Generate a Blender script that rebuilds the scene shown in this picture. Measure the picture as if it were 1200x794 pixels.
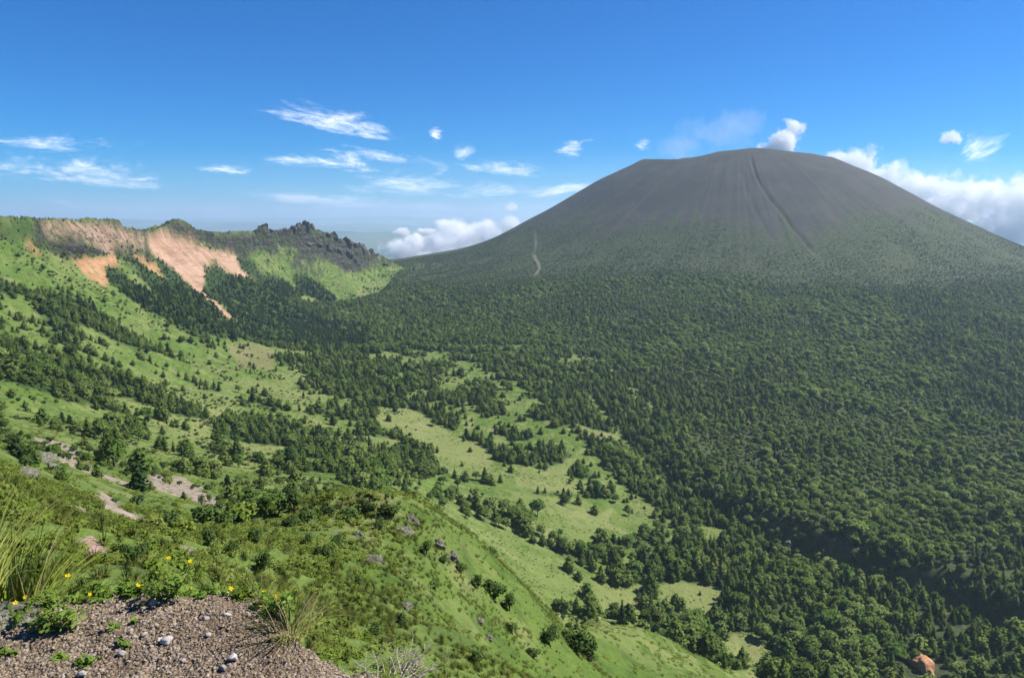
import bpy, math, random
import numpy as np
from mathutils import Vector, Matrix

# ---------------------------------------------------------------- camera, sky, sun, exposure
scene = bpy.context.scene
col = scene.collection
for o in list(bpy.data.objects):
    bpy.data.objects.remove(o)

F = 866.0                       # focal length in photo pixels (26 mm on a 36 mm wide frame)
PITCH = math.radians(9.5)
cam_d = bpy.data.cameras.new("camera")
cam_d.sensor_width = 36.0
cam_d.lens = 36.0 * F / 1200.0
cam_d.clip_start = 0.05
cam_d.clip_end = 300000.0
cam = bpy.data.objects.new("camera", cam_d)
col.objects.link(cam)
cam.location = (0, 0, 0)
cam.rotation_euler = (math.radians(90) - PITCH, 0, 0)
scene.camera = cam

SUN_EL = math.radians(47)
SUN_AZ = math.radians(76)       # from +Y (view direction) towards +X (right)
world = bpy.data.worlds.new("World")
scene.world = world
world.use_nodes = True
wn, wl = world.node_tree.nodes, world.node_tree.links
wn.clear()
sky = wn.new("ShaderNodeTexSky")
sky.sky_type = 'NISHITA'
sky.sun_disc = False
sky.sun_elevation = SUN_EL
sky.sun_rotation = SUN_AZ
sky.altitude = 2300
sky.air_density = 1.1
sky.dust_density = 0.1
sky.ozone_density = 4.0
hsv = wn.new("ShaderNodeHueSaturation")
hsv.inputs['Saturation'].default_value = 1.1
bg = wn.new("ShaderNodeBackground")
bg.inputs['Strength'].default_value = 0.058
wo = wn.new("ShaderNodeOutputWorld")
wl.new(sky.outputs[0], hsv.inputs['Color'])
tint = wn.new("ShaderNodeMix"); tint.data_type = 'RGBA'; tint.blend_type = 'MULTIPLY'
tint.inputs[0].default_value = 1.0
tint.inputs[7].default_value = (.19, .70, 1.16, 1)
wl.new(hsv.outputs[0], tint.inputs[6])
wl.new(tint.outputs[2], bg.inputs[0])
wl.new(bg.outputs[0], wo.inputs[0])

sun_d = bpy.data.lights.new("sun", 'SUN')
sun_d.energy = 4.6
sun_d.angle = math.radians(0.53)
sun_d.color = (1.0, 0.955, 0.88)
sun = bpy.data.objects.new("sun", sun_d)
col.objects.link(sun)
sd = Vector((math.sin(SUN_AZ) * math.cos(SUN_EL), math.cos(SUN_AZ) * math.cos(SUN_EL), math.sin(SUN_EL)))
sun.rotation_euler = sd.to_track_quat('Z', 'Y').to_euler()

vs = scene.view_settings
vs.view_transform = 'Standard'
vs.look = 'None'
vs.gamma = 1.0
vs.use_curve_mapping = False
vs.exposure = 0.98
scene.cycles.use_denoising = True
scene.cycles.max_bounces = 12
scene.cycles.diffuse_bounces = 2
scene.cycles.transparent_max_bounces = 24
scene.cycles.volume_bounces = 8

# ---------------------------------------------------------------- small maths helpers
rng = np.random.default_rng(7)
random.seed(7)

def hash2(ix, iy, seed):
    h = (ix.astype(np.int64) * 374761393 + iy.astype(np.int64) * 668265263 + seed * 974634777) & 0xFFFFFFFF
    h = ((h ^ (h >> 13)) * 1274126177) & 0xFFFFFFFF
    h = ((h ^ (h >> 16)) * 2246822519) & 0xFFFFFFFF
    return ((h ^ (h >> 15)) & 0xFFFFFF) / float(0x1000000)

def vnoise(x, y, seed=0):
    """smooth value noise, -1..1"""
    x = np.asarray(x, float); y = np.asarray(y, float)
    xi = np.floor(x); yi = np.floor(y)
    fx = x - xi; fy = y - yi
    xi = xi.astype(np.int64); yi = yi.astype(np.int64)
    ux = fx * fx * fx * (fx * (fx * 6 - 15) + 10); uy = fy * fy * fy * (fy * (fy * 6 - 15) + 10)
    a = hash2(xi, yi, seed); b = hash2(xi + 1, yi, seed)
    c = hash2(xi, yi + 1, seed); d = hash2(xi + 1, yi + 1, seed)
    return ((a + (b - a) * ux) * (1 - uy) + (c + (d - c) * ux) * uy) * 2 - 1

def fbm(x, y, seed=0, octs=4, gain=0.5, lac=2.03):
    s = 0; a = 1.0; n = 0
    for k in range(octs):
        s = s + a * vnoise(x, y, seed + k * 17); n += a
        x = x * lac * 0.8 - y * lac * 0.6; y = x * 0.6 / 0.8 * 0 + y * lac + 3.7
        a *= gain
    return s / n

def ridged(x, y, seed=0, octs=4):
    s = 0; a = 1.0; n = 0
    for k in range(octs):
        s = s + a * (1 - 2 * np.abs(vnoise(x, y, seed + k * 31))); n += a
        x = x * 2.07 + 5.1; y = y * 2.07 - 2.3; a *= 0.5
    return s / n

def sstep(a, b, x):
    t = np.clip((x - a) / (b - a), 0, 1)
    return t * t * (3 - 2 * t)

cp, sp = math.cos(PITCH), math.sin(PITCH)

def ray(px, py):
    v = (397.0 - py) / F
    return np.array([(px - 600.0) / F, cp + v * sp, -sp + v * cp])

def at(px, py, depth):
    """the place seen along one direction at a given depth (metres along +Y)"""
    d = ray(px, py)
    return d / d[1] * depth

def project(x, y, z):
    f = y * cp - z * sp
    u = y * sp + z * cp
    f = np.maximum(f, 1e-3)
    return 600 + F * x / f, 397 - F * u / f

def inpoly(px, py, poly):
    poly = np.asarray(poly, float)
    out = np.zeros(px.shape, bool)
    x0, y0 = poly.min(0); x1, y1 = poly.max(0)
    bb = (px > x0) & (px < x1) & (py > y0) & (py < y1)
    if not bb.any():
        return out
    qx = px[bb]; qy = py[bb]
    r = np.zeros(qx.shape, bool)
    n = len(poly); j = n - 1
    for i in range(n):
        xi, yi = poly[i]; xj, yj = poly[j]
        c = ((yi > qy) != (yj > qy)) & (qx < (xj - xi) * (qy - yi) / (yj - yi + 1e-12) + xi)
        r ^= c
        j = i
    out[bb] = r
    return out

# ---------------------------------------------------------------- terrain shape
# survey points: photo direction and distance, from which true positions follow
CTRL = [
    # left flank of the caldera below its rim
    (0, 285, 845), (0, 320, 770), (0, 360, 690), (0, 400, 590), (0, 450, 470), (0, 490, 350), (0, 520, 240),
    (60, 300, 960), (60, 350, 850), (60, 400, 680), (60, 450, 540), (60, 490, 410), (60, 520, 270), (50, 545, 150),
    (120, 320, 1060), (120, 370, 900), (120, 420, 700), (120, 470, 530), (120, 510, 370), (120, 545, 240), (120, 590, 125), (115, 630, 70), (130, 660, 40),
    (180, 340, 1180), (180, 390, 900), (180, 440, 700), (180, 490, 510), (180, 530, 360), (180, 565, 220), (190, 600, 140), (200, 635, 75), (200, 665, 40),
    (240, 350, 1320), (250, 400, 1000), (250, 450, 740), (250, 500, 560), (250, 540, 400), (250, 570, 270), (260, 610, 135),
    (300, 360, 1500), (330, 405, 1080), (330, 450, 820), (330, 500, 640), (330, 545, 470), (320, 580, 270), (320, 600, 180),
    (380, 350, 1750), (400, 360, 1600), (400, 400, 1200), (400, 450, 880), (400, 510, 660), (400, 550, 480), (400, 575, 350),
    (430, 325, 2080), (455, 310, 2280), (470, 330, 2050), (470, 400, 1250), (470, 470, 850), (470, 530, 660), (480, 575, 500),
    # valley floor
    (560, 540, 690), (560, 600, 540), (600, 470, 890), (600, 400, 1330), (640, 620, 545), (640, 690, 450), (700, 760, 405), (700, 640, 550),
    (700, 540, 760), (700, 470, 950), (780, 600, 660), (800, 720, 485), (850, 790, 430), (900, 680, 555), (950, 750, 490), (1000, 780, 470), (1100, 780, 475),
    (1180, 790, 480), (1050, 715, 545), (1250, 800, 490),
    # spur below the ledge
    (330, 617, 86), (400, 600, 92), (462, 590, 96), (495, 598, 99), (530, 625, 101), (562, 648, 102), (600, 685, 101), (640, 727, 99), (690, 790, 95),
    (450, 640, 78), (450, 700, 58), (350, 660, 60), (350, 720, 42), (520, 700, 72), (550, 760, 60), (600, 780, 72), (460, 770, 40), (260, 650, 62), (250, 690, 25), (150, 690, 20), (420, 790, 22), (540, 800, 30),
]
pts = [at(*c) for c in CTRL + [(725, 790, 392), (770, 800, 400), (815, 800, 425)]]
pts += [at(px, py, np.interp(px, [0, 100, 205, 300, 355, 410, 462], [900, 1150, 1500, 1750, 1900, 2050, 2200])) for px, py in [(0, 262), (50, 264), (100, 267), (150, 277), (205, 272), (250, 282), (300, 282), (355, 276), (400, 290), (440, 303)]]
extra = [  # x, y, z
    (-800, 2800, -330), (0, 3200, -380), (880, 2800, -350), (880, 1800, -330), (880, 1000, -325), (1900, 2800, -380), (500, 700, -318), (900, 500, -300), (400, 300, -260),
    (2500, 1200, -350), (-1500, 2800, -600), (0, 6500, -800), (3500, 5500, -800), (-3500, 5500, -800),
    (60, 60, -58), (150, 130, -125), (240, 220, -205), (80, 20, -50), (200, 60, -120), (500, 150, -240), (130, 300, -238), (60, 200, -170), (30, 160, -125), (300, 400, -300),
    (-10, 3.5, -4.0), (-5, 4.5, -4.6), (0, 5, -5.2), (4, 4, -5.0), (3, 1.5, -3.8), (5, 2, -5.0), (-5, 2, -3.6), (12, 10, -15), (0, 14, -11.5), (-12, 16, -9.6),
    (-28, 32, -10.5), (-60, 60, -15), (-35, 15, -5), (-130, 120, -20), (-230, 200, -30), (-420, 380, -40), (-600, 600, -40), (-60, 20, -8), (-300, 150, -60), (-900, 500, -120),
    (-75, 110, -40),
]
pts = np.array(pts + [np.array(e, float) for e in extra])

def logpolar(x, y):
    r = np.hypot(x, y)
    return np.arctan2(x, y) * 2.2, np.log(np.maximum(r, 1.0)), r

ca, cb, cr = logpolar(pts[:, 0], pts[:, 1])
ct = pts[:, 2] / cr

def tps_fit(a, b, t, lam=2e-3):
    n = len(a)
    d2 = (a[:, None] - a[None]) ** 2 + (b[:, None] - b[None]) ** 2
    K = 0.5 * d2 * np.log(d2 + 1e-12) + lam * np.eye(n)
    P = np.stack([np.ones(n), a, b], 1)
    A = np.block([[K, P], [P.T, np.zeros((3, 3))]])
    return np.linalg.solve(A, np.concatenate([t, np.zeros(3)]))

W = tps_fit(ca, cb, ct)

def tps_eval(a, b):
    out = np.empty(a.shape)
    fa = a.ravel(); fb = b.ravel(); fo = out.ravel()
    for s in range(0, fa.size, 20000):
        A = fa[s:s + 20000, None]; B = fb[s:s + 20000, None]
        d2 = (A - ca[None]) ** 2 + (B - cb[None]) ** 2
        fo[s:s + 20000] = (0.5 * d2 * np.log(d2 + 1e-12)) @ W[:-3] + W[-3] + W[-2] * A[:, 0] + W[-1] * B[:, 0]
    return fo.reshape(a.shape)

# polar ground grid, fine near the viewer and coarser with distance
NT, NR = 1150, 1250
TH0, TH1 = -1.30, 1.30
R0, R1 = 2.2, 5200.0
th1 = np.linspace(-1, 1, NT)
th1 = np.sign(th1) * (0.62 * np.abs(th1) ** 1.0 + 0.68 * np.abs(th1) ** 3.0)      # denser in the middle
lr1 = np.linspace(math.log(R0), math.log(R1), NR)
TH, LR = np.meshgrid(th1, lr1, indexing='ij')
RR = np.exp(LR)
GX = RR * np.sin(TH); GY = RR * np.cos(TH)
# coarse evaluation of the survey surface, then cubic-ish interpolation
ct1 = np.linspace(TH0, TH1, 180); cl1 = np.linspace(math.log(R0), math.log(R1), 220)
cT, cL = np.meshgrid(ct1, cl1, indexing='ij')
coarse = tps_eval(cT * 2.2, cL)

def bicubic(G, u, v):
    n, m = G.shape
    iu = np.clip(np.floor(u).astype(int), 1, n - 3); iv = np.clip(np.floor(v).astype(int), 1, m - 3)
    fu = u - iu; fv = v - iv
    def w(t):
        return (-.5 * t + t * t - .5 * t ** 3, 1 - 2.5 * t * t + 1.5 * t ** 3, .5 * t + 2 * t * t - 1.5 * t ** 3, -.5 * t * t + .5 * t ** 3)
    wu, wv = w(fu), w(fv)
    s = 0
    for i in range(4):
        for j in range(4):
            s = s + wu[i] * wv[j] * G[iu + i - 1, iv + j - 1]
    return s

base = bicubic(coarse, (TH - TH0) / (TH1 - TH0) * 179, (LR - cl1[0]) / (cl1[-1] - cl1[0]) * 219) * RR

# --- caldera rim on the left: a crest line with cliffs on its inner side
SKY = [(0, 252), (30, 254), (60, 256), (85, 259), (100, 257), (125, 261), (150, 267), (168, 270), (185, 268), (195, 262), (205, 259), (218, 262), (228, 268), (240, 271), (262, 273),
       (285, 269), (300, 272), (307, 267), (312, 267), (318, 270), (335, 268), (350, 265), (358, 263), (365, 265), (372, 272), (385, 273), (395, 277), (410, 284), (425, 291), (440, 296), (452, 302), (462, 308)]
dep = lambda p: np.interp(p, [0, 100, 205, 300, 355, 410, 462], [900, 1150, 1500, 1750, 1900, 2050, 2200])
crest = [(-60, -10, -2), (-210, 110, -12), (-380, 280, -16), (-540, 520, -8), (-625, 740, 0)] + [tuple(at(px, py, dep(px))) for px, py in SKY] + [tuple(at(478, 322, 2330))]
crest = np.array(crest)

def crest_field(x, y):
    best = np.full(x.shape, 1e9); cz = np.zeros(x.shape); side = np.zeros(x.shape); arc = np.zeros(x.shape)
    L = 0.0
    for k in range(len(crest) - 1):
        ax, ay, az = crest[k]; bx, by, bz = crest[k + 1]
        dx, dy = bx - ax, by - ay; l2 = dx * dx + dy * dy
        t = np.clip(((x - ax) * dx + (y - ay) * dy) / l2, 0, 1)
        ex = x - ax - t * dx; ey = y - ay - t * dy
        d = np.hypot(ex, ey)
        m = d < best
        best = np.where(m, d, best); cz = np.where(m, az + t * (bz - az), cz)
        side = np.where(m, np.sign(dx * ey - dy * ex), side)      # + = outer (left) side
        arc = np.where(m, L + t * math.sqrt(l2), arc)
        L += math.sqrt(l2)
    return best, cz, side, arc

sel = (GX < 150) & (RR > 40)
cd = np.full(GX.shape, 1e9); cz = np.full(GX.shape, -1e4); cs = np.zeros(GX.shape); carc = np.zeros(GX.shape)
cd[sel], cz[sel], cs[sel], carc[sel] = crest_field(GX[sel], GY[sel])

PX, PY = project(GX, GY, base)
# --- volcano
CX, CY = 815.0, 2800.0
prof_r = np.array([0, 200, 300, 330, 360, 425, 493, 573, 666, 720, 780, 855, 930, 1000, 1065, 1160, 1290, 1440, 1600, 1930, 2300, 2700, 3500, 5200])
prof_z = np.array([330, 262, 220, 205, 190, 160, 130, 83, 28, 0, -31, -70, -103, -124, -141, -159, -180, -203, -227, -264, -292, -314, -350, -420])
dxc = GX - CX; dyc = GY - CY
crad = np.hypot(dxc, dyc); cphi = np.arctan2(dxc, -dyc)
fine_r = np.linspace(0, 7000, 1401); fine_z = np.interp(fine_r, prof_r, prof_z)
kern = np.hanning(23); kern /= kern.sum()
fine_z = np.convolve(np.pad(fine_z, 11, mode='edge'), kern, mode='valid')
cone = np.interp(crad, fine_r, fine_z)
# erosion ribs that run down from the rim
rib = fbm(cphi * 34, crad * 0.0016, 11, 4) * 1.2 * sstep(250, 520, crad) + ridged(cphi * 75 + .5 * vnoise(crad * .006, cphi * 5, 14), crad * .0012, 12, 3) * .7 * sstep(280, 380, crad) * sstep(1100, 600, crad) + (1 - np.abs(vnoise(cphi * 60 + 0.4 * vnoise(crad * .004, cphi * 3, 4), crad * 0.001, 5))) * -1.2 * sstep(280, 420, crad) * sstep(1250, 700, crad)
cone = cone + rib + fbm(GX * .006, GY * .006, 21, 4) * 7.0 * sstep(700, 1300, crad) + ridged(cphi * 13 + .3 * vnoise(crad * .003, cphi * 4, 24), crad * .0016, 23, 3) * 7.0 * sstep(950, 1300, crad)
topx = np.array([300, 465, 590, 685, 800, 915, 1000, 1063, 1200])
topz = np.array([202, 204, 202, 230, 246, 231, 224, 214, 205.])
ztop = np.interp(GX, topx, topz) * np.clip(GY / CY, .8, 1.0) + fbm(GX * .02, GY * .02, 3, 3) * 2.0
k_ = 3.0
cone_t = 0.5 * (cone + ztop - np.sqrt((cone - ztop) ** 2 + k_ * k_))
crater = sstep(300, 120, np.hypot(dxc, dyc)) * 60

def cone_hit(px, py):
    d = ray(px, py); t = np.linspace(1500, 3000, 3001)
    x, y, z = d[0] / d[1] * t, t, d[2] / d[1] * t
    k = np.nonzero(np.interp(np.hypot(x - CX, y - CY), fine_r, fine_z) > z)[0]
    k = k[0] if len(k) else 0
    return (x[k], y[k])
cone_t = cone_t - crater

def smax(a, b, k):
    return 0.5 * (a + b + np.sqrt((a - b) ** 2 + k * k))

# --- the main gully down the volcano's near face and the ravine at its foot
def line_dist(x, y, pl):
    best = np.full(x.shape, 1e9); tt = np.zeros(x.shape)
    for k in range(len(pl) - 1):
        ax, ay = pl[k][:2]; bx, by = pl[k + 1][:2]
        dx, dy = bx - ax, by - ay; l2 = dx * dx + dy * dy + 1e-9
        t = np.clip(((x - ax) * dx + (y - ay) * dy) / l2, 0, 1)
        d = np.hypot(x - ax - t * dx, y - ay - t * dy)
        m = d < best
        best = np.where(m, d, best); tt = np.where(m, k + t, tt)
    return best, tt

Z = smax(base, cone_t, 22.0)
on_cone = sstep(-14, 14, cone_t - base)
# rim ridge
arcn = carc
arc_end = carc > carc.max() - 1.0
inner = (cs < 0) | arc_end
jag = fbm(arcn * .03, cd * .01, 41, 4)
cliff_h = np.interp(arcn, [0, 900, 1300, 1500, 1750, 2050, 2250, 2500, 2700], [2, 8, 34, 46, 34, 58, 74, 84, 40])
cd_w = np.maximum(cd + fbm(GX * .02, GY * .02, 44, 4) * 9 * sstep(0, 25, cd), 0)
colm = ridged(arcn * .022, cd * .004, 45, 3)
cd_w = np.maximum(cd_w + colm * 19 * sstep(3, 20, cd), 0)
steps = cd_w / 11.0
steps = (np.floor(steps) + sstep(.55, 1.0, steps - np.floor(steps))) * 11.0
cd_s = np.where(cd < 90, cd_w * .35 + steps * .65, cd_w)
drop_in = cliff_h * np.clip((cd_s - 2) / 34, 0, 1) + 0.57 * np.maximum(cd_w - 8, 0)
drop_out = 0.42 * cd
ridge = cz - np.where(inner, drop_in, drop_out) + (jag * 3.0 + (6.0 * ridged(arcn * .028, 0 * arcn, 47, 3) - 1) * sstep(1700, 2000, arcn)) * sstep(600, 1100, arcn)
rk = sstep(700, 1200, arcn)
near_rim = np.where(inner, sstep(130, 25, cd), 0.7) * rk
crag = ridged(GX * .022, GY * .022, 51, 5) * 18.0 * near_rim * sstep(3, 22, cd)
Zr = smax(Z, ridge, 4.0)
Zr = np.where(sel & (RR > 40), np.where(inner, Zr, np.where(cd < 1e8, np.minimum(Zr, smax(ridge, np.full_like(Z, -900.), 5)), Zr)), Z)
# outside the rim the land falls away
crag = np.where(cd < 40, np.minimum(crag, 2.0), crag)
Z = Zr + np.where(cd < 300, crag, 0)

RAV = [at(*p)[:2] for p in [(690, 470, 960), (740, 520, 810), (790, 568, 715), (850, 600, 665), (924, 634, 618), (983, 668, 583), (1040, 695, 556), (1097, 717, 540), (1137, 757, 510), (1200, 800, 490), (1300, 850, 470)]]
rd, rt = line_dist(GX, GY, RAV)
rdep = np.interp(rt, [0, 2, 3, 4, 5, 7, 9], [3, 12, 20, 30, 36, 36, 34])
rprof = sstep(34, 6, np.abs(rd + 5 * vnoise(GX * .02, GY * .02, 61)))
Z = Z - rdep * rprof * (RR > 300)
GUL = [cone_hit(*q) for q in [(879, 181), (884, 200), (891, 216), (899, 228), (908, 239), (920, 254), (928, 266), (941, 280), (950, 291), (962, 303)]]
gd, gt = line_dist(GX, GY, GUL)
gdw = gd + 2 * vnoise(GX * .012, GY * .012, 62)
Z = Z - 5.0 * sstep(5.0, 1.5, gdw) * sstep(9.0, 7.5, gt) * sstep(0, .6, gt) + 1.2 * np.exp(-((gdw - 8) / 3) ** 2) * sstep(9, 8, gt)
GUL2 = [cone_hit(*q) for q in [(868, 200), (876, 225), (888, 250), (900, 272), (915, 292)]]
gd2, gt2 = line_dist(GX, GY, GUL2)
Z = Z - 1.5 * sstep(8, 1, gd2 + 3 * vnoise(GX * .03, GY * .03, 63))

# general roughness
rough = fbm(GX * .012, GY * .012, 71, 4) * np.interp(RR, [5, 30, 100, 300, 900], [0.05, .5, 1.2, 2.2, 3.2]) * (1 - .7 * on_cone)
micro = fbm(GX * .16, GY * .16, 72, 4) * np.interp(RR, [3, 15, 60, 140, 400, 700], [.05, .25, .45, .7, .4, 0.0])
spurm = sstep(150, 90, RR) * sstep(18, 45, RR)
knob = np.maximum(ridged(GX * .05, GY * .05, 74, 3) - .15, 0) * 2.8 * spurm * sstep(-75, -40, GX) 
Z = Z + rough + micro + knob
Z = np.minimum(Z, np.where(RR < 8, -2.1 - .18 * RR, 1e9))

def height(x, y):
    x = np.asarray(x, float); y = np.asarray(y, float)
    th = np.arctan2(x, y); lr = np.log(np.maximum(np.hypot(x, y), R0))
    u = np.clip(np.interp(th, th1, np.arange(NT)), 0, NT - 1.001); v = np.clip((lr - lr1[0]) / (lr1[1] - lr1[0]), 0, NR - 1.001)
    i = u.astype(int); j = v.astype(int); fu = u - i; fv = v - j
    return (Z[i, j] * (1 - fu) + Z[i + 1, j] * fu) * (1 - fv) + (Z[i, j + 1] * (1 - fu) + Z[i + 1, j + 1] * fu) * fv

def sample(G, x, y):
    th = np.arctan2(x, y); lr = np.log(np.maximum(np.hypot(x, y), R0))
    i = np.clip(np.rint(np.interp(th, th1, np.arange(NT))).astype(int), 0, NT - 1)
    j = np.clip(np.rint((lr - lr1[0]) / (lr1[1] - lr1[0])).astype(int), 0, NR - 1)
    return G[i, j]

ELEV = Z / RR
runmax = np.maximum.accumulate(ELEV, axis=1)
VIS = ELEV >= runmax - 0.004 - 6.0 / RR          # ground, or a tree standing on it, can be seen

PX, PY = project(GX, GY, Z)
# ragged borders for the land cover
amp = np.interp(RR, [30, 200, 700, 1500], [10, 9, 6, 3.0])
WX = PX + fbm(GX * 12 / RR * 6, GY * 12 / RR * 6, 81, 3) * amp
WY = PY + fbm(GX * 12 / RR * 6 + 40, GY * 12 / RR * 6, 82, 3) * amp * .6
WPX = PX + fbm(GX * .02, GY * .02, 83, 4) * amp * 1.3
WPY = PY + fbm(GX * .02 + 9, GY * .02, 84, 4) * amp * .8

def mask(polys, rmin=0, rmax=1e9, w=True):
    m = np.zeros(GX.shape, bool)
    ok = (RR > rmin) & (RR < rmax)
    for p in polys:
        m |= inpoly(WPX if w else PX, WPY if w else PY, p)
    return m & ok

MEADOW = [
    [(150, 435), (174, 444), (207, 454), (254, 445), (267, 446), (300, 444), (320, 446), (334, 430), (358, 432), (352, 449), (302, 462), (260, 464), (250, 470), (280, 482), (247, 496), (232, 478), (200, 466), (174, 456)],
    [(305, 465), (334, 458), (378, 458), (388, 482), (347, 480), (310, 474)], [(127, 465), (160, 472), (207, 488), (250, 495), (258, 512), (346, 525), (296, 530), (234, 518), (174, 498), (134, 480)],
    [(440, 476), (478, 476), (516, 494), (534, 511), (566, 517), (578, 540), (574, 562), (525, 556), (510, 538), (478, 520), (474, 506), (444, 506)], [(398, 504), (430, 514), (414, 523)],
    [(312, 547), (364, 564), (424, 578), (396, 590), (354, 578), (316, 566)], [(245, 514), (344, 524), (340, 534), (314, 559), (250, 540)],
    [(600, 548), (624, 544), (640, 551), (667, 537), (684, 542), (664, 558), (652, 566), (696, 561), (684, 577), (654, 577), (612, 570)],
    [(603, 577), (650, 581), (658, 597), (690, 601), (672, 613), (716, 597), (714, 617), (672, 633), (660, 643), (612, 624), (596, 604)],
    [(727, 652), (749, 655), (749, 669), (732, 669)], [(790, 677), (850, 688), (842, 718), (826, 728), (850, 745), (884, 744), (930, 792), (858, 796), (844, 776), (822, 750), (796, 716)],
    [(688, 680), (776, 684), (750, 702), (724, 703), (764, 740), (752, 766), (778, 772), (770, 798), (700, 798), (690, 750), (672, 715)], [(575, 505), (590, 510), (600, 530), (582, 525)], [(700, 560), (716, 566), (712, 580), (700, 574)],
    [(440, 478), (475, 480), (520, 497), (545, 515), (575, 530), (572, 556), (540, 550), (512, 532), (480, 515), (452, 502)],
    [(600, 558), (640, 552), (678, 542), (664, 553), (690, 566), (640, 577), (603, 572)],
    [(474, 586), (520, 586), (564, 589), (608, 586), (678, 597), (664, 620), (640, 640), (655, 655), (690, 678), (747, 690), (760, 745), (717, 770), (690, 794), (640, 730), (580, 670), (500, 610)],
    [(790, 527), (812, 526), (808, 535), (792, 534)], [(912, 543), (930, 541), (926, 555), (914, 556)],
    [(820, 612), (848, 620), (840, 634), (824, 630)],
    [(768, 684), (800, 679), (850, 695), (836, 707), (792, 702), (776, 722)],
    [(856, 742), (888, 752), (918, 785), (885, 800), (846, 775)], [(912, 703), (938, 702), (948, 718), (930, 727), (914, 718)],
    [(974, 722), (1010, 725), (1014, 740), (984, 742)], [(922, 768), (970, 768), (980, 787), (935, 790)],
    [(1056, 732), (1078, 734), (1096, 752), (1070, 756)],
    [(200, 456), (245, 452), (282, 470), (286, 484), (250, 486), (220, 478)], [(312, 436), (355, 434), (365, 446), (325, 450)],
    [(300, 458), (350, 456), (382, 466), (380, 474), (340, 474), (305, 470)], [(318, 362), (330, 357), (352, 360), (345, 368), (322, 366)], [(350, 346), (372, 345), (384, 352), (362, 357)],
    [(268, 406), (300, 402), (322, 412), (316, 432), (280, 430)],
    [(420, 335), (445, 328), (440, 345), (415, 352)], [(420, 512), (440, 508), (470, 520), (470, 530), (440, 528)],
    [(690, 500), (720, 508), (735, 520), (715, 518), (690, 508)],
    [(675, 495), (690, 498), (688, 508), (674, 504)], [(860, 700), (870, 705), (880, 722), (866, 716)],
    [(540, 470), (565, 474), (560, 482), (542, 480)], [(945, 575), (955, 580), (950, 600), (942, 590)], [(700, 735), (730, 740), (760, 770), (790, 794), (700, 794)],
]
SLOPEGRASS = [
    [(0, 292), (40, 308), (75, 335), (72, 350), (20, 330), (0, 322)], [(55, 382), (100, 380), (165, 415), (212, 455), (175, 448), (110, 415)],
    [(20, 393), (70, 402), (78, 414), (40, 416)], [(0, 442), (60, 462), (110, 478), (150, 492), (250, 514), (340, 533), (330, 548), (240, 548), (160, 536), (90, 512), (0, 482)],
    [(70, 340), (110, 345), (175, 372), (230, 402), (200, 405), (140, 378)], [(0, 345), (35, 352), (60, 372), (20, 372)],
    [(255, 522), (345, 524), (350, 536), (290, 540)], [(270, 548), (340, 552), (412, 572), (420, 590), (330, 598), (270, 580)],
    [(0, 485), (100, 512), (250, 550), (280, 590), (200, 610), (60, 580), (0, 560)],
]
CONIFER = [
    [(111, 315), (129, 303), (169, 341), (242, 377), (282, 397), (226, 391), (173, 363)], [(143, 299), (161, 301), (210, 337), (246, 361), (268, 380), (193, 355)],
    [(179, 303), (193, 305), (242, 345), (262, 372), (210, 340)], [(238, 313), (256, 309), (282, 335), (334, 355), (380, 377), (430, 385), (430, 405), (370, 400), (290, 390), (258, 352)],
    [(276, 300), (298, 307), (310, 328), (286, 322)], [(342, 318), (360, 322), (395, 350), (392, 356), (350, 346)], [(200, 350), (300, 385), (400, 392), (400, 412), (330, 404), (250, 392)],
    [(96, 292), (110, 296), (106, 303), (92, 300)], [(75, 281), (84, 280), (104, 297), (98, 305), (84, 300)],
    [(100, 276), (112, 277), (120, 296), (112, 300), (98, 290)], [(300, 318), (330, 325), (352, 345), (330, 352), (305, 340)],
    [(60, 286), (72, 288), (96, 305), (80, 304)],
]
TAN = [[(44, 262), (66, 258), (85, 260), (118, 263), (150, 270), (170, 274), (172, 292), (150, 290), (120, 285), (85, 277), (60, 278)], [(96, 268), (120, 270), (140, 282), (130, 300), (110, 286)]]
REDSCREE = [[(172, 276), (189, 268), (204, 270), (226, 282), (250, 294), (276, 300), (280, 312), (300, 330), (270, 322), (252, 309), (240, 312), (236, 336), (243, 352), (226, 338), (198, 312), (177, 297)],
            [(236, 340), (246, 350), (270, 366), (284, 376), (276, 375), (254, 362), (238, 350)]]
ORANGE = [[(87, 304), (110, 301), (132, 297), (141, 309), (119, 313), (128, 336), (114, 328), (101, 322)], [(155, 294), (168, 300), (186, 316), (196, 330), (180, 318), (162, 304)],
          [(30, 283), (40, 287), (52, 302), (44, 300)], [(30, 290), (34, 290), (38, 298), (36, 299)]]
DARKROCK = [[(298, 268), (335, 266), (358, 261), (372, 271), (395, 276), (419, 287), (462, 307), (440, 303), (424, 306), (424, 318), (408, 318), (395, 312), (372, 300), (360, 306), (348, 292), (322, 286), (304, 282)],
            [(186, 268), (205, 258), (230, 268), (262, 276), (298, 274), (300, 288), (280, 296), (250, 288), (226, 278), (205, 270)],
            [(50, 275), (90, 280), (125, 292), (160, 294), (150, 300), (120, 297), (88, 303), (60, 290)]]
SCREE = [[(35, 509), (90, 523), (86, 537), (155, 564), (151, 570), (73, 541), (39, 519)], [(169, 554), (212, 560), (245, 576), (269, 597), (261, 599), (220, 582), (175, 568)],
         [(110, 576), (143, 592), (175, 611), (163, 611), (122, 592)], [(188, 637), (224, 640), (228, 648), (200, 652)], [(70, 588), (100, 594), (112, 606), (90, 604)]]
PINKROCK = [[(80, 634), (102, 626), (112, 637), (124, 652), (98, 648)]]

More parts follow.
